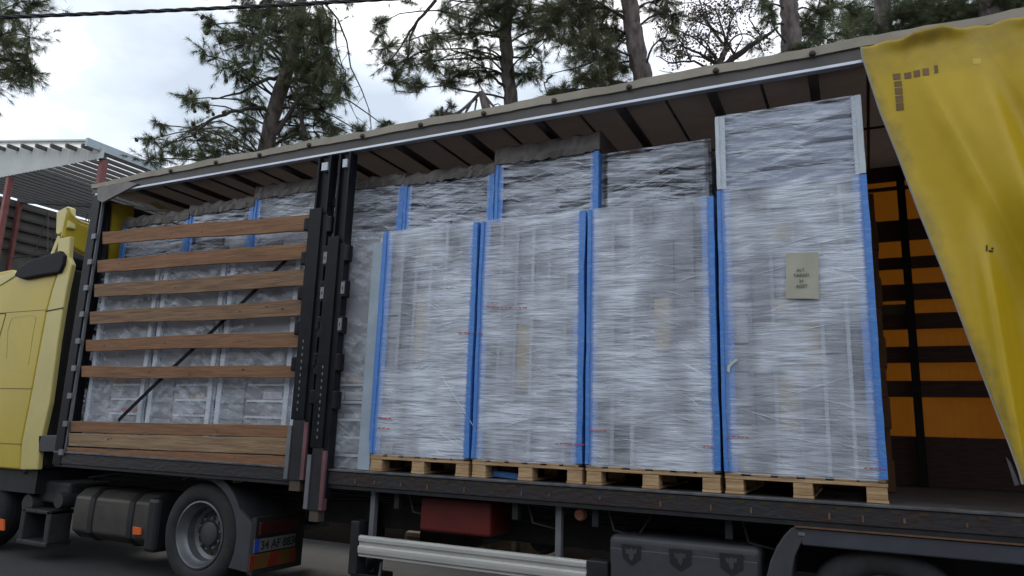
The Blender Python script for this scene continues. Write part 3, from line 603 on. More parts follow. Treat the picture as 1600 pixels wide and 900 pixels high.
# wooden side boards
P_ = [((160, 362, 381), (499, 333, 358)), ((152, 406, 425), (493, 378, 403)), ((147, 445, 465), (488, 420, 446)), ((140, 487, 507), (482, 467, 493)), ((134, 530, 548), (476, 517, 542)), ((127, 572, 590), (470, 572, 591)),
      ((110, 658, 675), (462, 665, 684)), ((107, 677, 697), (459, 685, 712)), ((104, 699, 715), (452, 713, 733))]
mts = [M_PLANK, M_PLANK, M_PLANKG, M_PLANKG, M_PLANK, M_PLANK, M_PLANK, M_PLANK2, M_PLANK]
for i, ((xl, a, b), (xr, c, d)) in enumerate(P_):
    n = 14; top = []; bot = []; ph = random.random()*6
    for k in range(n+1):
        s = k/n; jig = .006*math.sin(s*7+ph)*(1 if i < 6 else .3)
        tl, tr_ = fy(xl, a, -.045), fy(xr, c, -.045); bl, br_ = fy(xl, b, -.045), fy(xr, d, -.045)
        t_ = tl.lerp(tr_, s); b_ = bl.lerp(br_, s); t_.z += jig+random.gauss(0, .0015); b_.z += jig+random.gauss(0, .0015); top.append(t_); bot.append(b_)
    vs = []; fs = []
    for k in range(n+1): vs += [top[k], bot[k], bot[k]+Vector((0, .028, 0)), top[k]+Vector((0, .028, 0))]
    for k in range(n):
        for j in range(4): fs.append((4*k+j, 4*k+(j+1) % 4, 4*k+4+(j+1) % 4, 4*k+4+j))
    fs += [(3, 2, 1, 0), (4*n, 4*n+1, 4*n+2, 4*n+3)]
    mb = MB(); mb.add(vs, fs); mb.m(mts[i]); mb.mi = [0]*len(mb.f)
    mb.m(M_KNOT)
    for k in range(random.randint(1, 3)):
        s = random.uniform(.1, .95); q = top[0].lerp(top[-1], s).lerp(bot[0].lerp(bot[-1], s), random.uniform(.3, .7)); rr = random.uniform(.006, .011)
        mb.add([(q.x+rr*math.cos(g)*1.4, q.y-.0015, q.z+rr*math.sin(g)) for g in [2*PI*j/10 for j in range(10)]], [tuple(range(10))])
    o = mb.build('side_board', None, T, bevel=.004)
    if i == 7: o['label'] = 'pale yellowish board in the bottom three'
# far side: boards, posts, curtain
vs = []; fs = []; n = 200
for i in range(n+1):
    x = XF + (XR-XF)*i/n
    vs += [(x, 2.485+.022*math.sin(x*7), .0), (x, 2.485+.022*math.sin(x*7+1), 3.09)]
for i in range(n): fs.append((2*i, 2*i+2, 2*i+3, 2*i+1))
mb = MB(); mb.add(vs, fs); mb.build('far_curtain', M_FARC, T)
yy = 2.42
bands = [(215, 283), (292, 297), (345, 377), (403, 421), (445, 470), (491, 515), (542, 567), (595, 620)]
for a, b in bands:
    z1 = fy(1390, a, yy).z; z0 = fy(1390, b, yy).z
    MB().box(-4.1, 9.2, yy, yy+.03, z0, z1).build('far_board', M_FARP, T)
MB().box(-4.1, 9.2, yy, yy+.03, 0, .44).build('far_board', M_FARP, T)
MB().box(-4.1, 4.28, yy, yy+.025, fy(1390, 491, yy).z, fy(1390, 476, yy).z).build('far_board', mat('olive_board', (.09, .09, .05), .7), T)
for x in (-3.9, -.9, 1.6, 4.30, 6.9): MB().box(x-.035, x+.035, 2.38, 2.418, 0, 2.97).build('far_post', M_BLACK, T)
MB().box(5.25, 5.5, 2.385, 2.415, 1.8, 2.1).build('far_latch', M_BLACK2, T)

# yellow near-side curtain, pulled back
EDGE = [(1347, 86), (1375, 172), (1405, 245), (1437, 330), (1478, 432), (1512, 522), (1545, 610), (1570, 680), (1592, 748)]
ep = [fy(a, b, -.13) for a, b in EDGE]
def edge_x(z):
    for i in range(len(ep)-1):
        if ep[i].z >= z >= ep[i+1].z: s = (ep[i].z-z)/(ep[i].z-ep[i+1].z); return ep[i].x+(ep[i+1].x-ep[i].x)*s
    return ep[0].x if z > ep[0].z else ep[-1].x
nu, nv = 300, 150; z1, z0 = 3.02, .17; vs = []; fs = []
def curt(u, v):
    z = z1+(z0-z1)*v; 
    ex = edge_x(min(z, ep[0].z)); x = ex + (7.6-ex)*u; s = x-ex
    fan = (s)/(1+v*1.1)                  # folds radiate from the hang points
    f1 = math.sin(fan*11+v*1.2+.6); y = -.15 + .030*f1*min(1, v*2.5+.1) + .006*math.sin(fan*25-v*2+1)*min(1, v*2+.2) + .05*math.sin(fan*5.2-v*1.0+.4)*min(1, v*2)
    # a deep diagonal fold running down from the middle of the sheet
    xc = 4.55 + .16*(v-.52)
    dd = x-xc; am = max(0, min(1, (v-.38)/.28)); am = am*am*(3-2*am)
    y += am*(-.10*math.exp(-(dd/.05)**2) + .15/(1+math.exp(-(dd-.10)/.03))*math.exp(-(max(0, dd-.22)/.16)**2))
    dd2 = s-.33-.42*v; y += -.028*math.exp(-(dd2/.10)**2)*min(1, v*4)
    y += -.03*math.exp(-((x-4.9)/.09)**2-((v-.445)/.04)**2)
    y += -.03*math.exp(-(v/.018)**2)*(1+math.sin(x*9))   # rolled top hem
    tl_ = .010*math.sin(x*7.3+1)+.009*math.sin(x*17+2)+.006*math.sin(x*37)
    z += tl_*max(0, 1-v*9) - .012*max(0, 1-v*12)*0
    y += .016*(abs(math.sin(fan*8.3+.9))**.6-.6)*min(1, v*2+.2)
    q1 = x-4.62-.55*(v-.1); y += -.05*math.exp(-(q1/.07)**2)*min(1, v*5)*max(0, min(1, (.75-v)*3)) + .04*math.exp(-((q1-.14)/.08)**2)*min(1, v*5)*max(0, min(1, (.75-v)*3))
    y += -.022*math.exp(-(((x-4.35)-(v-.15)*.9)/.05)**2)*max(0, min(1, (v-.05)*6))*max(0, min(1, (.6-v)*4))
    y += .0007*math.sin(x*31+v*17)*math.sin(v*37+x*9)
    return Vector((x, y, z))
for i in range(nu+1):
    for j in range(nv+1): vs.append(curt((i/nu)**1.5, j/nv))
for i in range(nu):
    for j in range(nv): a = i*(nv+1)+j; fs.append((a, a+1, a+nv+2, a+nv+1))
# soiled tarp: stain mask lives in the material, in object space (top hem and free edge)
mc = bpy.data.materials.new('soiled_curtain'); mc.use_nodes = True; nt = mc.node_tree; L = nt.links.new; b = nt.nodes['Principled BSDF']; b.inputs['Roughness'].default_value = .42
uvn = N(nt, 'ShaderNodeUVMap'); sp = N(nt, 'ShaderNodeSeparateXYZ'); tcn = N(nt, 'ShaderNodeTexCoord'); L(uvn.outputs[0], sp.inputs[0])
n1 = N(nt, 'ShaderNodeTexNoise', i_Scale=3.5, i_Detail=6.0, i_Roughness=.65); n2 = N(nt, 'ShaderNodeTexNoise', i_Scale=14.0, i_Detail=4.0); L(tcn.outputs['Object'], n1.inputs['Vector']); L(tcn.outputs['Object'], n2.inputs['Vector'])
def MM(op, x, y):
    n = N(nt, 'ShaderNodeMath', operation=op); n.use_clamp = False
    for k, q in enumerate((x, y)):
        if isinstance(q, (int, float)): n.inputs[k].default_value = q
        else: L(q, n.inputs[k])
    return n.outputs[0]
def ramp(v, a, b_):
    r_ = N(nt, 'ShaderNodeMapRange'); r_.inputs['From Min'].default_value = a; r_.inputs['From Max'].default_value = b_; r_.inputs['To Min'].default_value = 1; r_.inputs['To Max'].default_value = 0; L(v, r_.inputs[0]); return r_.outputs[0]
topm = ramp(MM('SUBTRACT', sp.outputs[1], MM('MULTIPLY', n1.outputs[0], .12)), -.06, .06)     # v in metres below the hem / 3
edgm = ramp(MM('SUBTRACT', sp.outputs[0], MM('MULTIPLY', n1.outputs[0], .16)), -.07, -.01)
dirt = MM('MULTIPLY', MM('MAXIMUM', MM('MULTIPLY', topm, .7), MM('MULTIPLY', edgm, .6)), MM('ADD', n2.outputs[0], .25))
dirt = MM('ADD', MM('MULTIPLY', dirt, .85), MM('MULTIPLY', ramp(n1.outputs[0], .62, .30), .08))
mixc = N(nt, 'ShaderNodeMix', data_type='RGBA'); mixc.inputs[6].default_value = (.66, .455, .010, 1); mixc.inputs[7].default_value = (.16, .125, .06, 1); mixc.clamp_factor = True
L(dirt, mixc.inputs[0]); L(mixc.outputs[2], b.inputs['Base Color'])
wvt = N(nt, 'ShaderNodeTexNoise', i_Scale=9.0, i_Detail=5.0); L(tcn.outputs['Object'], wvt.inputs['Vector']); bp = N(nt, 'ShaderNodeBump', i_Strength=.12, i_Distance=.02); L(wvt.outputs[0], bp.inputs['Height']); L(bp.outputs[0], b.inputs['Normal'])
tl2 = N(nt, 'ShaderNodeBsdfTranslucent'); tl2.inputs[0].default_value = (.8, .5, .03, 1); ms = N(nt, 'ShaderNodeMixShader'); ms.inputs[0].default_value = .12
L(b.outputs[0], ms.inputs[1]); L(tl2.outputs[0], ms.inputs[2]); L(ms.outputs[0], nt.nodes['Material Output'].inputs[0])
mb = MB(); mb.add(vs, fs); co = mb.build('side_curtain', mc, T, smooth=True)
me = co.data; uvl = me.uv_layers.new(name='UVMap'); cov_ = [v.co.copy() for v in me.vertices]
for lp in me.loops:
    c = cov_[lp.vertex_index]; uvl.data[lp.index].uv = (c.x-edge_x(min(c.z, ep[0].z)), (3.05-c.z)/3)
sm = co.modifiers.new('thick', 'SOLIDIFY'); sm.thickness = .003
# hem webbing on the free edge, buckle strap at the foot
hp = [curt(0, v/40)+Vector((-.004, -.004, 0)) for v in range(41)]
MB().tube(hp, .006, 5).build('curtain_hem', mat('hem', (.30, .29, .25), .6), co)
outline([(1572, 714), (1579, 722), (1593, 757), (1586, 759)], -.15, .012, 'buckle_strap', M_GREYM, co)
outline([(1592, 735), (1604, 742), (1606, 752), (1596, 750)], -.16, .02, 'hem_corner', M_DIRT, co)
def on_curtain(a, b, wpx, hpx, name, mt, skew=0):
    c = [fy(a-wpx/2+skew, b-hpx/2, -.16), fy(a+wpx/2+skew, b-hpx/2-1, -.16), fy(a+wpx/2, b+hpx/2-1, -.16), fy(a-wpx/2, b+hpx/2, -.16)]
    q = []
    dg_ = bpy.context.evaluated_depsgraph_get()
    for p in c:
        v = (z1-p.z)/(z1-z0); ex = edge_x(min(p.z, ep[0].z)); u = (p.x-ex)/(7.6-ex); s_ = curt(u, v); q.append(Vector((p.x, s_.y-.006, p.z)))
    MB().prism(q, (0, .003, 0)).build(name, mt, co)
for a, b, w_, h_ in ((1402, 118, 12, 9), (1419, 117, 11, 9), (1433, 115, 10, 10), (1447, 113, 10, 11), (1463, 109, 6, 12), (1404, 129, 12, 8), (1405, 140, 12, 10), (1406, 152, 12, 10), (1407, 164, 12, 11)):
    on_curtain(a, b, w_, h_, 'window_patch', M_PATCH, -1)
on_curtain(1526, 97, 13, 9, 'tarp_label', M_YEL, 0)
on_curtain(1542, 388, 3, 10, 'small_mark', M_INK, 0); on_curtain(1549, 392, 8, 3, 'small_mark', M_INK, 0); on_curtain(1552, 387, 4, 3, 'small_mark', M_INK, 0)

# underside equipment of the trailer
sec = [(0, -.53), (-.018, -.535), (-.022, -.55), (-.022, -.575), (-.008, -.585), (-.008, -.610), (-.022, -.618), (-.024, -.64), (-.022, -.67), (-.010, -.682), (-.010, -.70), (.012, -.70), (.012, -.53)]
MB().prism([(-.05, .0+y, z) for y, z in sec], (2.03, 0, 0)).build('side_guard', M_ALU, T, bevel=.003)
MB().box(1.985, 2.14, -.03, .10, -.72, -.52).build('guard_bracket', M_BLACK2, T, bevel=.01)
MB().box(-.14, -.055, -.02, .12, -.85, -.42).build('guard_bracket', M_BLACK2, T, bevel=.01)
for x in (.03, 1.735): MB().box(x-.025, x+.02, .04, .09, -.72, -.165).build('guard_strut', M_GREYM, T)
MB().box(.47, 1.13, .10, .5, -.46, -.19).build('red_tool_box', M_REDP, T, bevel=.02)
mb = MB(); mb.lathe([(0, .14), (.035, .14), (.045, .16), (.045, .20), (0, .2)], 1.86, -.235, 18); mb.build('marker_lamp', mat('marker', (.8, .35, .2), .4), T)
mb = MB(); mb.lathe([(0, .10), (.02, .10), (.025, .2), (0, .2)], -1.66, -.185, 12); mb.build('marker_lamp', M_STONE, T)
MB().tube([(.1, .12, -.75), (.095, .11, -.86), (.07, .10, -.9), (.11, .10, -.92)], .012, 6).build('hook', M_GREYM, T)
for k in range(3): MB().tube([(-4.1+.02*k, .30+.05*k, -.30-.03*k)]+[(-3.6+.7*j, .32+.05*k, -.22-.05*k-.03*math.sin(j*1.7+k)) for j in range(18)], .012, 6).build('air_line', M_PLASTD, T, smooth=True)
for x in (.25, 1.35, 2.0, 2.95): 
    MB().box(x, x+.05, .03, .10, -.30, -.165).build('frame_bracket', M_BLACK2, T, bevel=.005)
    MB().tube([(x+.1, .1, -.17), (x+.14, .12, -.32), (x+.3, .2, -.36), (x+.42, .2, -.17)], .011, 6).build('cable_loop', M_PLASTD, T, smooth=True)
for x, y in ((1.3, .75), (1.75, 1.2)):
    q = MB(); q.lathe([(0, y), (.12, y), (.14, y+.04), (.14, y+.6), (.12, y+.64), (0, y+.64)], x, -.52, 20); q.build('air_tank', M_BLACK2, T, smooth=True)
MB().box(-.1, .4, 1.0, 1.9, -.75, -.56).build('spare_wheel_carrier', M_BLACK2, T, bevel=.02)
for k in range(3): MB().tube([(-4.85, .7+.12*k, .9)]+[(-4.80+.05*j, .7+.12*k+.04*math.sin(j*2.1), .9-.35*math.sin(PI*j/10)-.0*j) for j in range(11)]+[(-4.26, .75+.12*k, .85)], .014, 6).build('coiled_hose', M_PLASTD, T, smooth=True)
# landing legs
for y in (.55, 1.85): 
    MB().box(-.42, -.28, y, y+.14, -.95, -.17).build('landing_leg', M_BLACK2, T, bevel=.01)
    MB().box(-.50, -.20, y-.06, y+.2, -1.0, -.95).build('landing_foot', M_BLACK2, T, bevel=.01)
mb = MB(); mb.lathe([(0, .22), (.10, .22), (.12, .26), (.12, .32), (0, .32)], -.22, -.78, 24); mb.build('winch_wheel', M_BLACK2, T, smooth=True)
MB().tube([(-.15, .05, -.5), (-.2, .2, -.62), (-.3, .5, -.6)], .02, 6).build('winch_handle', M_BLACK2, T)
# grey ribbed plastic box with three shields
bx = MB().box(2.14, 3.18, .0, .5, -.95, -.335).build('storage_box', M_PLAST, T, bevel=.045)
bx.modifiers['bevel'].segments = 4
MB().box(2.16, 3.16, -.014, .0, -.95, -.42).build('box_face', M_PLAST, bx, bevel=.008)
for (a0, a1, t_, bt) in ((971, 1001, 850, 884), (1045, 1080, 857, 893), (1124, 1161, 864, 900)):
    am = (a0+a1)/2; y = -.018; k = (t_-850)*0+1.5
    outline([(a0, t_), (a1, t_+3), (a1, bt-10), (am+1, bt), (a0+2, bt-13)], y, .006, 'shield_recess', M_PLASTD, bx)
    e_ = [(am-9, t_+7), (am-3, t_+9), (am, t_+6), (am+3, t_+9), (am+9, t_+8), (am+8, t_+16), (am+4, t_+15), (am+4, t_+22), (am+1, t_+27), (am-3, t_+22), (am-4, t_+15), (am-8, t_+15)]
    outline(e_, y-.003, .003, 'eagle_emblem', M_PLAST, bx)
# mudguard over the trailer wheel and its beam
MB().box(3.44, 9.0, -.05, .35, -.285, -.18).build('mudguard_beam', mat('beam_blue', (.065, .07, .085), .5, noise=.2), T, bevel=.01)
outline([(1196, 908), (1203, 878), (1213, 855), (1224, 838), (1237, 824), (1268, 824), (1262, 838), (1250, 852), (1241, 872), (1236, 908)], -.045, .42, 'mudguard', M_PLAST, T, bevel=.008)
MB().box(3.42, 3.46, -.052, -.045, -.225, -.205).build('mudguard_bolt', M_GREYM, T)
def wheel(parent, cx, cz, r, y0, name='wheel', rimr=.285, dish=.16, w_=.30, double=True):
    mb = MB(); rr = rimr
    tyre = [(rr+.01, y0+.03), (rr+.03, y0+.012), (r-.13, y0-.004), (r-.06, y0+.0), (r-.02, y0+.02), (r, y0+.05), (r, y0+w_-.05), (r-.03, y0+w_-.01), (rr+.03, y0+w_-.01)]
    mb.m(M_RUB); mb.lathe(tyre, cx, cz, 56)
    if double: mb.lathe([(p, y+w_+.04) for p, y in tyre], cx, cz, 56)
    for k in range(3): mb.lathe([(r+.001, y0+.09+.055*k), (r+.003, y0+.09+.055*k), (r+.003, y0+.10+.055*k), (r+.001, y0+.10+.055*k)], cx, cz, 56)
    t = mb.build(name, None, parent, smooth=True)
    m2 = MB(); m2.lathe([(rr+.012, y0+.028), (rr+.012, y0+.012), (rr-.002, y0+.008), (rr-.012, y0+.02), (rr-.02, y0+.07), (rr-.05, y0+.10), (rr-.055, y0+dish-.01), (rr-.09, y0+dish+.01)], cx, cz, 56)
    m2.build('rim', M_RIM, t, smooth=True)
    m3 = MB(); m3.lathe([(rr-.088, y0+dish+.01), (rr-.10, y0+dish+.012), (.12, y0+dish-.03), (.11, y0+dish-.06), (.075, y0+dish-.075), (0, y0+dish-.075)], cx, cz, 40)
    m3.build('hub', mat('hub_steel', (.10, .10, .105), .5, noise=.4, metal=.4), t, smooth=True)
    for k in range(10):
        g_ = 2*PI*k/10+.2; q = MB(); q.lathe([(0, y0+dish-.055), (.012, y0+dish-.055), (.014, y0+dish-.02), (.014, y0+dish)], cx+.145*math.cos(g_), cz+.145*math.sin(g_), 6); q.build('lug_nut', M_GREYM, t)
    for k in range(8):
        g_ = 2*PI*k/8; q = MB(); q.lathe([(0, y0+dish-.012), (.021, y0+dish-.012), (.021, y0+dish+.02)], cx+.19*math.cos(g_)*.95, cz+.19*math.sin(g_)*.95, 14); q.build('hand_hole', M_SEAM, t)
    return t
for cx in (3.90, 5.21, 6.52): wheel(T, cx, GZ+.47, .47, .02, double=False)
for cx in (3.90, 5.21, 6.52): MB().box(cx-.07, cx+.07, .4, 2.1, GZ+.4, GZ+.54).build('axle', M_BLACK2, T)

# ================================================================ LOADS
def bevel_boxpack(x0, x1, y0, y1, z0, z1, style):
    """what stands under the film: packed cartons / crates, one solid"""
    mb = MB(); mb.t = (.30, .31, .34); mb.box(x0+.03, x1-.03, y0+.04, y1, z0, z1-.01)
    if style == 'slabs':
        nc = 6; cw_ = (x1-x0-.05)/nc
        for c in range(nc):
            a = x0+.025+cw_*c; z = z0+.004
            v0 = random.uniform(.12, .38)
            mb.t = random.choice([(.50, .54, .60), (.38, .40, .45), (.20, .21, .25)]); mb.box(a, a+.026, y0+.012, y0+.09, z0+.004, z1-.02)
            while z < z1-.06:
                h = min(random.choice((.12, .2, .28, .4)), z1-z-.02); v = v0*random.uniform(.75, 1.3); col = (v*.98, v, v*1.09)
                if c in (2, 3) and random.random() < .28: col = (.46, .37, .24)
                mb.t = col; mb.box(a+.028, a+cw_-.002, y0+.016+random.random()*.03, y0+.09, z, z+h-.012)
                z += h
    elif style == 'plain':
        mb.t = (.34, .38, .47); mb.box(x0+.02, x1-.02, y0+.02, y0+.05, z0+.002, z1-.012)
        for k in range(3): mb.t = (.16, .17, .21); mb.box(x0+.02, x1-.02, y0+.014, y0+.019, z0+.12+.16*k, z0+.145+.16*k)
    elif style == 'dark':
        z = z0+.004
        while z < z1-.03:
            h = random.uniform(.03, .09); h = min(h, z1-z-.003); v = random.choice((.035, .05, .08, .14, .2))
            mb.t = (v*.95, v, v*1.12); a = x0+.02; 
            while a < x1-.05:
                w_ = min(random.uniform(.2, .6), x1-.02-a); mb.box(a, a+w_-.006, y0+.02+random.random()*.04, y0+.1, z, z+h-.005); a += w_
            z += h
    elif style == 'rack':
        mb.t = (.26, .27, .31); mb.box(x0+.03, x1-.03, y0+.07, y0+.10, z0, z1-.02)
        for a in (x0+.015, x1-.075): 
            mb.t = (.60, .64, .70); mb.box(a, a+.06, y0+.012, y0+.06, z0+.003, z1-.015)
            mb.t = (.33, .38, .46); mb.box(a+.061, a+.085, y0+.03, y0+.06, z0+.003, z1-.015)
        zs_ = z0+(z1-z0)*.40+.1; zz_ = zs_; xm = x0+(x1-x0)*.5
        while zz_ < z1-.08:
            hh_ = min(random.choice((.5, .38, .62)), z1-.03-zz_)
            for (aa, ab) in ((x0+.10, xm-.01), (xm-.005, x1-.08)):
                v = random.uniform(.24, .40); mb.t = (v*.96, v, v*1.08); mb.box(aa, ab, y0+.028+random.random()*.02, y0+.069, zz_, zz_+hh_-.02)
            zz_ += hh_
        z = z0+.1
        while z < zs_-.16:
            mb.t = random.choice([(.55, .58, .64), (.62, .66, .72)]); xs0 = x0+(x1-x0)*.42; mb.box(xs0, x1-.09, y0+.030, y0+.068, z, z+.022)
            if z < z0+(z1-z0)*.40:
                v = random.uniform(.3, .36); mb.t = (v*.96, v, v*1.1); mb.box(x0+.1, xs0-.03, y0+.03, y0+.066, z-.02, z+.13)
                for q in range(1, 3):
                    v = random.uniform(.2, .55); mb.t = random.choice([(v, v, v*1.1), (v, v*1.02, v*1.1), (.42, .32, .22), (.45, .16, .18)] if random.random() < .35 else [(v, v, v*1.1)])
                    a = x0+.1+(x1-x0-.2)*q/3; mb.box(a, a+(x1-x0-.2)/3-.02, y0+.036, y0+.069, z+.032, z+random.uniform(.06, .12))
            z += .155
    return mb
def film(x0, x1, y0, y1, z0, z1, amp=.006, sag=0.0, skew=0.0):
    """film shell: front, two sides and top as one wrinkled sheet; UV u runs across the front"""
    nu, nv = 44, 70; vs = []; fs = []; uv = []
    path = [(x0, y1), (x0, y0+.0), (x1, y0), (x1, y1)]
    ph = random.random()*20
    us = [0]+[i/nu for i in range(nu+1)]+[1]
    for i, u in enumerate(us):
        for j in range(nv+1):
            v = j/nv; z = z0+(z1-z0)*v
            if i == 0: x, y = x0, y1
            elif i == len(us)-1: x, y = x1, y1
            else:
                x = x0+(x1-x0)*u; e_ = min(u, 1-u); k = max(0, min(1, (e_-.095)*14))
                d = .5*math.sin(z*23+x*2.1+ph)+.5*math.sin(z*41-x*3.3+ph*2)+.6*math.sin(z*9+x*4+ph*3)*math.sin(x*5+ph)
                y = y0 + k*(.002 + amp*d*.35)
                if v > .985: z += sag*math.sin(u*9+ph)*k
            vs.append((x, y, z)); uv.append((u, v))
    m_ = nv+1
    for i in range(len(us)-1):
        for j in range(nv): a = i*m_+j; fs.append((a, a+m_, a+m_+1, a+1))
    n0 = len(vs); k = len(us)   # top cover, back over to y1
    for i, u in enumerate(us[1:-1]): vs.append((x0+(x1-x0)*u, y1, z1+.0)); uv.append((u, 1))
    for i in range(1, len(us)-2): fs.append((i*m_+nv, (i+1)*m_+nv, n0+i, n0+i-1))
    mb = MB(); mb.add(vs, fs); return mb, uv
def load(x0, x1, y0, y1, z0, z1, label, style, wrap, corner, group, name='wrapped_stack', cw=.085, top_cap=None, right_only=False, amp=.006, corner_top=0.0, wrap_z0=None):
    root = empty(name, ((x0+x1)/2, (y0+y1)/2, z0), label, 'wrapped pallet load' if z0 < .3 else 'wrapped stack', group)
    bevel_boxpack(x0, x1, y0+.004, y1, z0, z1, style).build('packed_goods', M_TONE, root)
    mb, uv = film(x0-.004, x1+.004, y0-.008, y1, z0-.01 if wrap_z0 is None else wrap_z0, z1+.006, amp)
    o = mb.build('stretch_wrap', wrap, root, smooth=True)
    me = o.data; ul = me.uv_layers.new(name='UVMap')
    for lp in me.loops: ul.data[lp.index].uv = uv[lp.vertex_index]
    if corner:
        zt = z1-corner_top
        for side in (0, 1):
            if right_only and side == 0: continue
            if corner == 'right_blue' and side == 0: continue
            a0, a1 = (x0-.002, x0+cw) if side == 0 else (x1-cw, x1+.002)
            c_ = MB(); c_.box(a0, a1, y0-.006, y0+.001, z0+.003, zt)
            e0, e1 = (x0-.006, x0-.002) if side == 0 else (x1+.002, x1+.006)
            c_.box(min(e0, e1), max(e0, e1), y0-.006, y0+.08, z0+.003, zt)
            # folded outer lip, in front of the film
            l0, l1 = (x0-.006, x0+.022) if side == 0 else (x1-.030, x1+.006)
            nseg = 16; vv = []; ff = []; wl = 0
            for q in range(nseg+1):
                zq = z0+.003+(zt-.005-z0)*q/nseg; wl = wl*.7+random.gauss(0, .0025); dy = .002*math.sin(q*.7+x0)
                vv += [(l0+wl*.5, y0-.019+dy, zq), (l1+wl, y0-.019+dy, zq), (l1+wl, y0-.0065, zq), (l0+wl*.5, y0-.0065, zq)]
            for q in range(nseg):
                for j in range(4): ff.append((4*q+j, 4*q+(j+1) % 4, 4*q+4+(j+1) % 4, 4*q+4+j))
            ff += [(0, 1, 2, 3), (4*nseg+3, 4*nseg+2, 4*nseg+1, 4*nseg)]; c_.add(vv, ff)
            c_.build('corner_board', {'white': M_WHITEB, 'grey': M_GREYB}.get(corner, M_BLUE), root)
    return root
def prints(root, marks, y=-.022):        # unreadable red lines of print on the tape
    for a, b, w_ in marks:
        mb = MB(); x = a
        while x < a+w_:
            k = random.uniform(3, 7); yo = (x-a)*.04+random.uniform(-.5, .5)
            mb.prism([fy(x, b+yo, y), fy(x+k, b+yo+.2, y), fy(x+k, b+yo+1.8, y), fy(x, b+yo+1.6, y)], (0, .0015, 0)); x += k+random.uniform(.8, 3)
        mb.build('red_tape_print', M_PRINT, root)

def pallet(x0, x1, label):
    root = empty('wooden_pallet', ((x0+x1)/2, .58, 0), label, 'pallet', 'wooden pallets on the trailer deck')
    W = x1-x0; y0, y1 = .0, 1.16
    for k in range(3):
        bx0 = (x0, x0+W/2-.062, x1-.125)[k]
        MB().box(bx0, bx0+.125, y0, y1, .0, .018).build('bottom_board', M_WOOD, root, bevel=.003)
        for y in (y0+.004, y0+.52, y1-.12): MB().box(bx0+.004+random.uniform(-.003, .003), bx0+.121, y, y+.115, .019, .098).build('block', M_WOOD, root, bevel=.004)
    for y in (y0+.001, y0+.52, y1-.12): MB().box(x0, x1, y, y+.1, .099, .120).build('stringer_board', M_WOOD, root, bevel=.003)
    n = 6; x = x0+.002; ww = (W-.004)/n
    for k in range(n): MB().box(x, x+ww*random.uniform(.62, .82), y0-.002+random.uniform(0, .008), y1, .121, .141).build('deck_board', M_WOOD, root, bevel=.003); x += ww*1.035 if k < n-2 else ww*.9
    return root
LX = [(0, .968), (.998, 1.932), (1.959, 2.935), (2.963, 3.952)]
names = ['nearest the black posts', 'second from the black posts, its film sagging near the top', 'in the middle between two other blue-cornered loads', 'tallest, with a paper note on its front']
desc = ['tall white film wrapped load with blue corners, just right of the grey-cornered load', 'tall film wrapped load with blue corners, second from the left of four', 'tall film wrapped load with blue corners directly left of the one with the paper note', 'tall film wrapped load with blue corners bearing the paper note, beside the yellow curtain']
pd = ['pale wooden pallet under the leftmost blue-cornered load', 'wooden pallet under the second blue-cornered load, with blue scraps in its left opening', 'wooden pallet under the third blue-cornered load', 'wooden pallet at the right end, under the load with the paper note']
loads = []
for i, (a, b_) in enumerate(LX):
    pallet(a, b_, pd[i])
    h = 2.116 if i < 3 else 2.153
    r_ = load(a+.006, b_-.006, .0, 1.14, .144, h, desc[i], 'slabs', M_WRAP, 'blue', 'loads with blue corners')
    loads.append(r_)
M_FOLD = mat('film_fold', (.80, .84, .92), .2)
def folds(root, x0, x1, z0, z1, y, n, steep):
    for k in range(n):
        xa = random.uniform(x0+.1, x1-.25); za = random.uniform(z0+.1, z1-.05); ln = random.uniform(.12, .5); an = random.choice((-1, 1))*random.uniform(.03, steep)
        xb = min(x1-.09, xa+ln); zb = max(z0+.02, min(z1-.02, za+(xb-xa)*math.tan(an))); mb = MB()
        mb.tube([(xa, y, za), ((xa+xb)/2, y-.004, (za+zb)/2+random.gauss(0, .004)), (xb, y, zb)], [.0005, random.uniform(.0012, .0024), .0005], 5); mb.build('film_fold', M_FOLD, root, smooth=True)
for i_, (a_, b2_) in enumerate(LX): folds(loads[i_], a_, b2_, .16, 2.1, -.009, 16, .35)
p_, q_ = fy(690, 588, -.012), fy(741, 668, -.012); MB().tube([p_, q_], .0025, 5).build('film_fold', M_FOLD, loads[0])
prints(loads[0], [(590, 652, 22), (590, 668, 16), (716, 519, 26)]); prints(loads[1], [(868, 692, 42), (740, 520, 12), (760, 478, 60)]); prints(loads[2], [(922, 672, 22), (1098, 697, 16)]); prints(loads[3], [(1136, 681, 36), (1350, 731, 34)])
# blue scraps in the second pallet's left opening
s_ = MB(); s_.box(1.12, 1.36, .12, .3, .0, .05, ry=.05); s_.box(1.37, 1.42, .1, .13, .0, .06, ry=.3)
tag(s_.build('blue_wedge', M_BLUE, bevel=.008), 'blue plastic scrap lying in the opening under the second blue-cornered load', 'scrap')
tag(loads[1], None, None)
# folded corner wrap tear
outline([(1137, 571), (1150, 560), (1153, 562), (1141, 573), (1140, 582), (1136, 580)], -.024, .002, 'torn_film_edge', mat('torn', (.6, .62, .5), .5), loads[3])
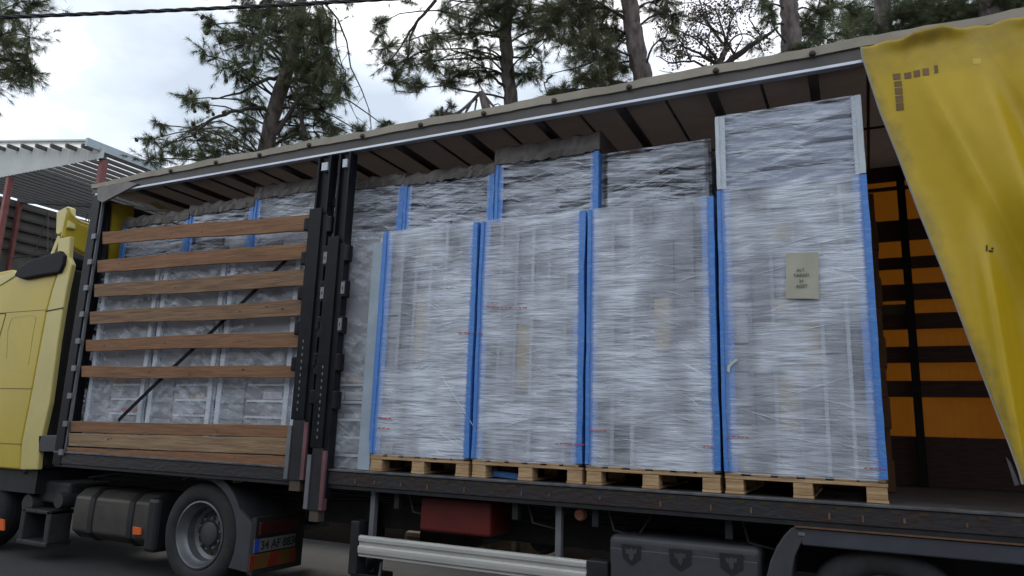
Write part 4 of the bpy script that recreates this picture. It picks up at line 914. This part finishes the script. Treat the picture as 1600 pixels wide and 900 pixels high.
# paper note
note = MB()
c4 = [fy(1228, 395, -.026), fy(1279, 394, -.026), fy(1280, 467, -.026), fy(1228, 466, -.026)]
nvs = []; nfs = []
for i in range(9):
    for j in range(9):
        t_ = c4[0].lerp(c4[1], i/8).lerp(c4[3].lerp(c4[2], i/8), j/8); t_.y += .003*math.sin(i*.9)*math.cos(j*.8); nvs.append(t_)
for i in range(8):
    for j in range(8): a = i*9+j; nfs.append((a, a+1, a+10, a+9))
note.add(nvs, nfs); no = note.build('paper_note', M_PAPER); nm = no.modifiers.new('t', 'SOLIDIFY'); nm.thickness = .001
tag(no, 'yellowish paper note with four lines of black print taped on the wrapped load', 'note')
for s, a, b_ in (('ALT', 1251, 424), ('TARAFI', 1252, 432), ('24', 1252, 441), ('ADET', 1253, 449)):
    p = fy(a, b_, -.033); text('note_text', s, .030, mat('faded_ink', (.07, .07, .065), .8), no, p, (1, 0, 0), (0, 0, 1))
# grey-cornered load at the posts, standing on the deck
gl = load(-.995, -.012, .03, 1.14, .002, 2.10, 'wrapped shelf rack with a wide grey corner board, partly behind the black posts', 'rack', M_WRAPC, None, 'racks without blue corners', amp=.004)
mb = MB(); mb.box(-.135, -.018, .006, .012, .003, 2.03); mb.box(-.017, -.011, .006, .16, .003, 2.03); mb.build('corner_board', M_GREYB, gl)
MB().box(-.019, .0, -.012, .004, .25, 2.10).build('corner_strip', M_BLUE, gl)
# left bay racks behind the boards
for x0, x1, lb in ((-2.0, -1.03, 'white rack behind the boards with a red mark, next to the left black post'), (-3.0, -2.04, 'white rack in the middle of the boarded bay, crossed by the black strap'), (-4.0, -3.05, 'white rack at the front end of the boarded bay')):
    load(x0, x1, .05, 1.14, .002, 2.06, lb, 'rack', M_WRAPC, None, 'racks without blue corners', amp=.004)
# diagonal black strap
p0, p1 = fy(449, 404, .0), fy(185, 657, .0); dv = (p1-p0).normalized(); nn_ = Vector((dv.z, 0, -dv.x))*.021
pts = [p0.lerp(p1, k/10)+Vector((0, .01*math.sin(k*.6), 0)) for k in range(11)]
mb = MB()
for k in range(10): mb.prism([pts[k]+nn_, pts[k+1]+nn_, pts[k+1]-nn_, pts[k]-nn_], (0, .004, 0))
tag(mb.build('lashing_strap', M_STRAP), 'black lashing strap running diagonally behind the wooden boards', 'strap')
# upper tier
UY = .22
ups = [((-3.98, -2.88), 2.68, 'dark film wrapped stack in the upper front corner above the boards', 'blue', 'dark'), ((-2.86, -1.90), 2.72, 'glossy wrapped stack between two blue corners above the second wooden board', 'blue', 'dark'), ((-1.88, -.96), 2.80, 'wrapped upper stack directly left of the black posts', 'blue', 'dark'),
       ((-.94, .02), 2.74, 'upper wrapped stack directly right of the black posts', 'blue', 'dark'), ((.04, .99), 2.71, 'upper wrapped stack with grey top sheet, above the leftmost blue-cornered load', 'blue', 'dark'), ((1.01, 1.965), 2.78, 'tall upper wrapped stack topped by a bulky grey sheet near the roof', 'blue', 'dark'),
       ((2.0, 2.885), 2.66, 'upper wrapped stack without blue corners, left of the pale-edged top stack', None, 'dark')]
for i, ((a, b_), zt, lb, cn, stl) in enumerate(ups):
    z0_ = 2.07 if i < 3 else 2.125
    r_ = load(a, b_, UY, 1.3, z0_, zt-.06 if i != 6 else zt, lb, stl, M_WRAPU, cn, 'upper wrapped stacks', amp=.012, corner_top=.02, cw=.07)
    folds(r_, a, b_, z0_, zt-.08, UY-.012, 12, .5)
    if i != 6:                             # crumpled grey sheet laid over the top
        hh = (.10, .10, .12, .09, .09, .15, 0)[i]
        vs = []; fs = []; n = 26; mseg = 7
        for k in range(n+1):
            x = a-.015+(b_-a+.03)*k/n
            top_ = zt-.06+hh+.012*math.sin(k*1.1+i)+.01*random.random()
            prof = [(UY-.022, zt-.075-.02*random.random()), (UY-.03, zt-.03), (UY-.02, top_-.02), (UY+.01, top_), (UY+.5, top_+.01), (UY+1.0, top_), (UY+1.06, zt-.1)]
            for (y, z) in prof: vs.append((x, y+random.gauss(0, .003), z+random.gauss(0, .004)))
        for k in range(n):
            for j in range(mseg-1): q_ = k*mseg+j; fs.append((q_, q_+mseg, q_+mseg+1, q_+1))
        mb = MB(); mb.add(vs, fs); mb.add([vs[j] for j in range(mseg)], [tuple(range(mseg))]); mb.add([vs[n*mseg+j] for j in range(mseg)], [tuple(range(mseg))])
        mb.build('cover_sheet', M_BAGC, r_)
pr = load(2.970, 3.945, .0, 1.14, 2.158, 2.735, 'pale wrapped stack with white corner boards on top of the load with the note', 'plain', M_WRAPU, 'white', 'upper wrapped stacks', amp=.012, cw=.06)
folds(pr, 2.97, 3.945, 2.17, 2.72, -.012, 12, .35)
# unseen second-row stacks, added to block orange light from the far curtain
for k, (a, b_) in enumerate(((-3.9, -2.9), (-2.85, -1.9), (-1.85, -.9), (-.85, .1), (.15, 1.1), (1.15, 2.0), (2.05, 2.95))):
    r_ = empty('carton_stack', ((a+b_)/2, 1.8, 0), 'unseen carton stack added in the far row to block curtain light', 'carton stack', 'added far row of carton stacks')
    mb = MB(); z = .003
    while z < 2.45:
        mb.box(a+random.random()*.02, b_-random.random()*.02, 1.33+random.random()*.02, 2.33, z, z+.235); z += .24
    mb.build('cartons', M_CARTB, r_)
r_ = empty('carton_stack', (3.5, 1.8, 0), 'brown carton stack showing as a narrow edge right of the load with the note', 'carton stack')
mb = MB(); z = .003; k = 0
while z < 2.2:
    mb.box(3.0, 4.035-.012*(k % 2), 1.2, 2.30, z, z+.235); z += .24; k += 1
mb.build('cartons', M_CARTB, r_)

# ================================================================ TRACTOR
C = empty('truck_tractor', (-5, 1.2, GZ), 'yellow truck cab at the left edge with roof deflector and fuel tank', 'truck')
def zpt(x, z, y=0): return Vector((x, y, z))
pf = lambda a, b: fy(a, b, .0)
side = [pf(26, 430), pf(40, 433), pf(90, 426), pf(82, 450), pf(72, 488), pf(50, 607), pf(33, 693), pf(31, 734)]
side = side + [zpt(-7.3, -.24), zpt(-7.45, .9), zpt(-7.2, 1.9), zpt(-6.6, 2.13), zpt(-5.72, 2.17)]
MB().prism(side, (0, 2.4, 0)).build('cab_body', M_YEL, C, bevel=.02)
fair = [(91, 373), (109, 369), (107, 402), (112, 413), (104, 450), (98, 483), (90, 533), (77, 630), (61, 700), (58, 734), (31, 734), (33.5, 693), (50.5, 607), (72.5, 488), (82.5, 450), (90, 427), (92, 412), (89, 398)]
MB().prism([fy(a, b, -.02) for a, b in fair], (0, .06, 0)).build('side_fairing', M_YELP, C, bevel=.012)
outline([(99, 480), (99, 482), (71, 487.5), (71, 485.5)], -.023, .004, 'fairing_seam', M_SEAM, C)
outline([(21, 431), (27, 419), (48, 405), (73, 398), (93, 391), (100, 399), (98, 413), (92, 426), (60, 431), (34, 436)], -.06, .35, 'air_intake', mat('intake', (.012, .012, .018), .6, spec=.2), C, bevel=.02)
outline([(0, 432), (22, 424), (26, 430), (0, 446), (-40, 450), (-40, 440)], -.012, .5, 'roof_rim', M_YELP, C, bevel=.01)
# seams and pressings
def line(pix, name='panel_seam', w_=.9, y=-.003, mt=M_SEAM, d=.0025):
    mb = MB()
    for (a, b), (c, d_) in zip(pix[:-1], pix[1:]):
        p, q = fy(a, b, y), fy(c, d_, y); dr = (q-p).normalized(); nr = Vector((-dr.z, 0, dr.x))*(.006*w_/2); mb.prism([p-nr, q-nr, q+nr, p+nr], (0, d, 0))
    mb.build(name, mt, C)
line([(0, 489), (72, 484)], w_=.7); line([(-20, 490), (9, 490), (-2, 530), (-40, 540)], w_=1.8); line([(0, 607), (49, 607.5)], w_=1); line([(0, 693), (34, 694), (57, 697)], w_=1)
line([(14, 575), (35, 579)], w_=1.0, mt=M_YELP); line([(10, 560), (12, 515), (18, 497), (50, 492), (56, 496), (50, 530), (44, 570)], w_=.5, mt=mat('press', (.5, .4, .05), .4))
MB().box(-7.0, -4.68, .08, 2.3, -.5, -.24).build('cab_floor', M_BLACK2, C)
MB().box(-4.95, -4.86, .06, 2.36, -.3, 2.20).build('cab_rear_wall', M_PLASTD, C, bevel=.03)
MB().box(-4.84, -4.60, .05, 2.3, -.22, 2.15).build('rear_cowl', mat('cowl', (.035, .032, .03), .6), C, bevel=.06)
# roof deflector, open at the back
XD = -4.86
topc = [(106, 325), (109, 333), (116, 341), (126, 347), (140, 352), (158, 358), (185, 366)]; botc = [(100, 372), (106, 376), (114, 384), (124, 392), (140, 400), (158, 408), (185, 420)]
vs = []; fs = []; ns = len(topc); mseg = 8
for k in range(ns):
    a, b2 = fx(*topc[k], XD), fx(*botc[k], XD)
    for j in range(mseg+1):
        t_ = j/mseg; p = a.lerp(b2, t_); p.x -= .05*math.sin(PI*.5*min(1, t_*1.3)); vs.append(p)
for k in range(ns-1):
    for j in range(mseg): q_ = k*(mseg+1)+j; fs.append((q_, q_+1, q_+mseg+2, q_+mseg+1))
mb = MB(); mb.add(vs, fs); dfo = mb.build('roof_deflector', M_YEL, C, smooth=True); sd_ = dfo.modifiers.new('t', 'SOLIDIFY'); sd_.thickness = .03; sd_.offset = 0
rim = [fx(a, b-.5, XD) for a, b in topc]; MB().tube(rim, .022, 8).build('deflector_rim', M_YELP, C, smooth=True)
outline([(88, 331), (105, 322), (107, 324), (106, 355), (91, 367), (87, 365)], .08, .10, 'deflector_side', M_YELP, C, bevel=.012)
outline([(90, 368), (94, 370), (84, 397), (79, 396)], .08, .04, 'deflector_strut', M_YELP, C)
# chassis
for y in (.75, 1.5): MB().box(-6.9, -1.2, y, y+.09, -.62, -.34).build('frame_rail', M_BLACK2, C)
tk = MB(); n = 16; tp = []
for k in range(n):
    g_ = 2*PI*k/n+PI/n; r_ = 1/((abs(math.cos(g_))**5+abs(math.sin(g_))**5)**(1/5)); tp.append((-4.02, .44+.32*r_*math.cos(g_), -.66+.27*r_*math.sin(g_)))
tk.prism(tp, (1.22, 0, 0)); to_ = tk.build('fuel_tank', M_TANK, C, smooth=True, bevel=.02)
for x in (-3.75, -3.12):
    sb_ = MB(); sb_.prism([(x, .44+(p[1]-.44)*1.03, -.66+(p[2]+.66)*1.03) for p in tp], (.075, 0, 0)); sb_.build('tank_strap', M_PLASTD, to_, smooth=True)
outline([(207, 823), (219, 825), (219, 836), (207, 835)], .10, .02, 'reflector', M_ORG, C, bevel=.003)
outline([(-4, 810), (5, 812), (5, 829), (-4, 828)], .0, .02, 'reflector', M_ORG, C)
MB().box(-2.83, -2.66, .1, .7, -.95, -.42).build('tank_step', M_PLASTD, C, bevel=.04)
bb = MB(); bb.box(-4.95, -4.25, .2, .7, -.60, -.36); bb.build('battery_box', mat('box_dark', (.05, .052, .056), .6, noise=.3), C, bevel=.03)
for x, z, r_ in ((-4.85, -.62, .10), (-4.30, -.55, .08)):
    q = MB(); q.lathe([(0, .12), (r_, .12), (r_*1.1, .16), (r_*1.1, .6), (0, .6)], x, z, 20); q.build('air_tank', mat('tank_grey', (.035, .036, .038), .5, noise=.3), C, smooth=True)
st_ = MB(); st_.box(-4.80, -4.28, .05, .35, -.70, -.66); st_.box(-4.82, -4.74, .05, .3, -1.0, -.66); st_.box(-4.36, -4.28, .05, .3, -1.02, -.66); st_.box(-4.82, -4.28, .04, .32, -1.04, -.99); st_.build('cab_step', mat('step', (.035, .035, .037), .6, noise=.4), C, bevel=.01)
wheel(C, -2.02, -.71, .49, .06, dish=.19, rimr=.305)
wheel(C, -5.75, -.71, .49, .10, dish=.05, rimr=.29, double=False)
MB().box(-2.1, -1.94, .3, 1.9, -.80, -.62).build('axle', M_BLACK2, C)
# rear mudguard
vs = []; fs = []
for k in range(21):
    g_ = R(120-(120+12)*k/20)
    for r_ in (.585, .57):
        for y in (.05, .68): vs.append((-2.02+r_*math.cos(g_), y, -.71+r_*math.sin(g_)))
for k in range(20): a = 4*k; fs += [(a, a+1, a+5, a+4), (a+2, a+6, a+7, a+3), (a, a+4, a+6, a+2), (a+1, a+3, a+7, a+5)]
mb = MB(); mb.add(vs, fs); mb.build('mudguard', M_PLAST, C, smooth=True)
ring = [(-2.02+.60*math.cos(R(g_)), .04, -.71+.60*math.sin(R(g_))) for g_ in range(100, 24, -8)] + [(-1.30, .04, -.55), (-1.25, .04, -.98)] + [(-2.02+.525*math.cos(R(g_)), .04, -.71+.525*math.sin(R(g_))) for g_ in range(-28, 101, 8)]
MB().prism(ring, (0, .03, 0)).build('mudguard_side', M_PLAST, C)
# rear lamp panel facing backwards (plane x)
XP = -1.2
MB().box(XP-.06, XP, -.02, .62, -.98, -.48).build('lamp_panel', M_PLASTD, C)
MB().box(XP, XP+.03, -.0, .50, -.64, -.52).build('tail_lamp', mat('tail', (.06, .012, .012), .35, noise=.3), C, bevel=.01)
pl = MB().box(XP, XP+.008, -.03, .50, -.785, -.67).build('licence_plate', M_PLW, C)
MB().box(XP+.0081, XP+.0095, -.03, .03, -.785, -.67).build('blue_band', M_PLB, pl)
text('plate_text', '34 AF 8830', .105, M_INK, pl, (XP+.010, .045, -.765), (0, 1, 0), (0, 0, 1), align='LEFT', bold=.002)
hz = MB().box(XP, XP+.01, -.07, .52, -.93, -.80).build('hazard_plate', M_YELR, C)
for y0_, y1_ in ((-.07, .0), (.15, .30), (.44, .52)):
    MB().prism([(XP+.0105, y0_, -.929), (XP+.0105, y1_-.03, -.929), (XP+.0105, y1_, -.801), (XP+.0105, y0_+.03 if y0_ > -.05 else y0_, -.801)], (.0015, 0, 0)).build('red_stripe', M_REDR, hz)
MB().tube([(-4.86, 1.0, 1.0), (-4.6, .9, .3), (-4.4, .9, .1), (-4.26, 1.0, .3)], .02, 8).build('air_hose', M_REDS, C, smooth=True)

# stones on the ground beyond the trailer
for k, (a0, a1, b0, b1) in enumerate(((630, 692, 829, 862), (712, 756, 830, 862), (752, 800, 830, 866), (803, 846, 833, 868))):
    p0 = fy(a0, b0, 2.75); p1 = fy(a1, b1, 2.75)
    mb = MB(); mb.box(p0.x, p1.x, 2.75+.03*k, 3.3+.03*k, GZ+.004, p0.z, rz=random.uniform(-.08, .08))
    o = mb.build('stone_block', M_STONE, bevel=.06)
    tag(o, ['rounded beige stone block at the left, seen under the trailer beside a dark gap', 'small pale stone block just below the red tool box', 'brown streaked stone block second from the right under the trailer', 'rightmost beige stone block seen under the trailer'][k], 'stone block', 'stone blocks beyond the trailer')
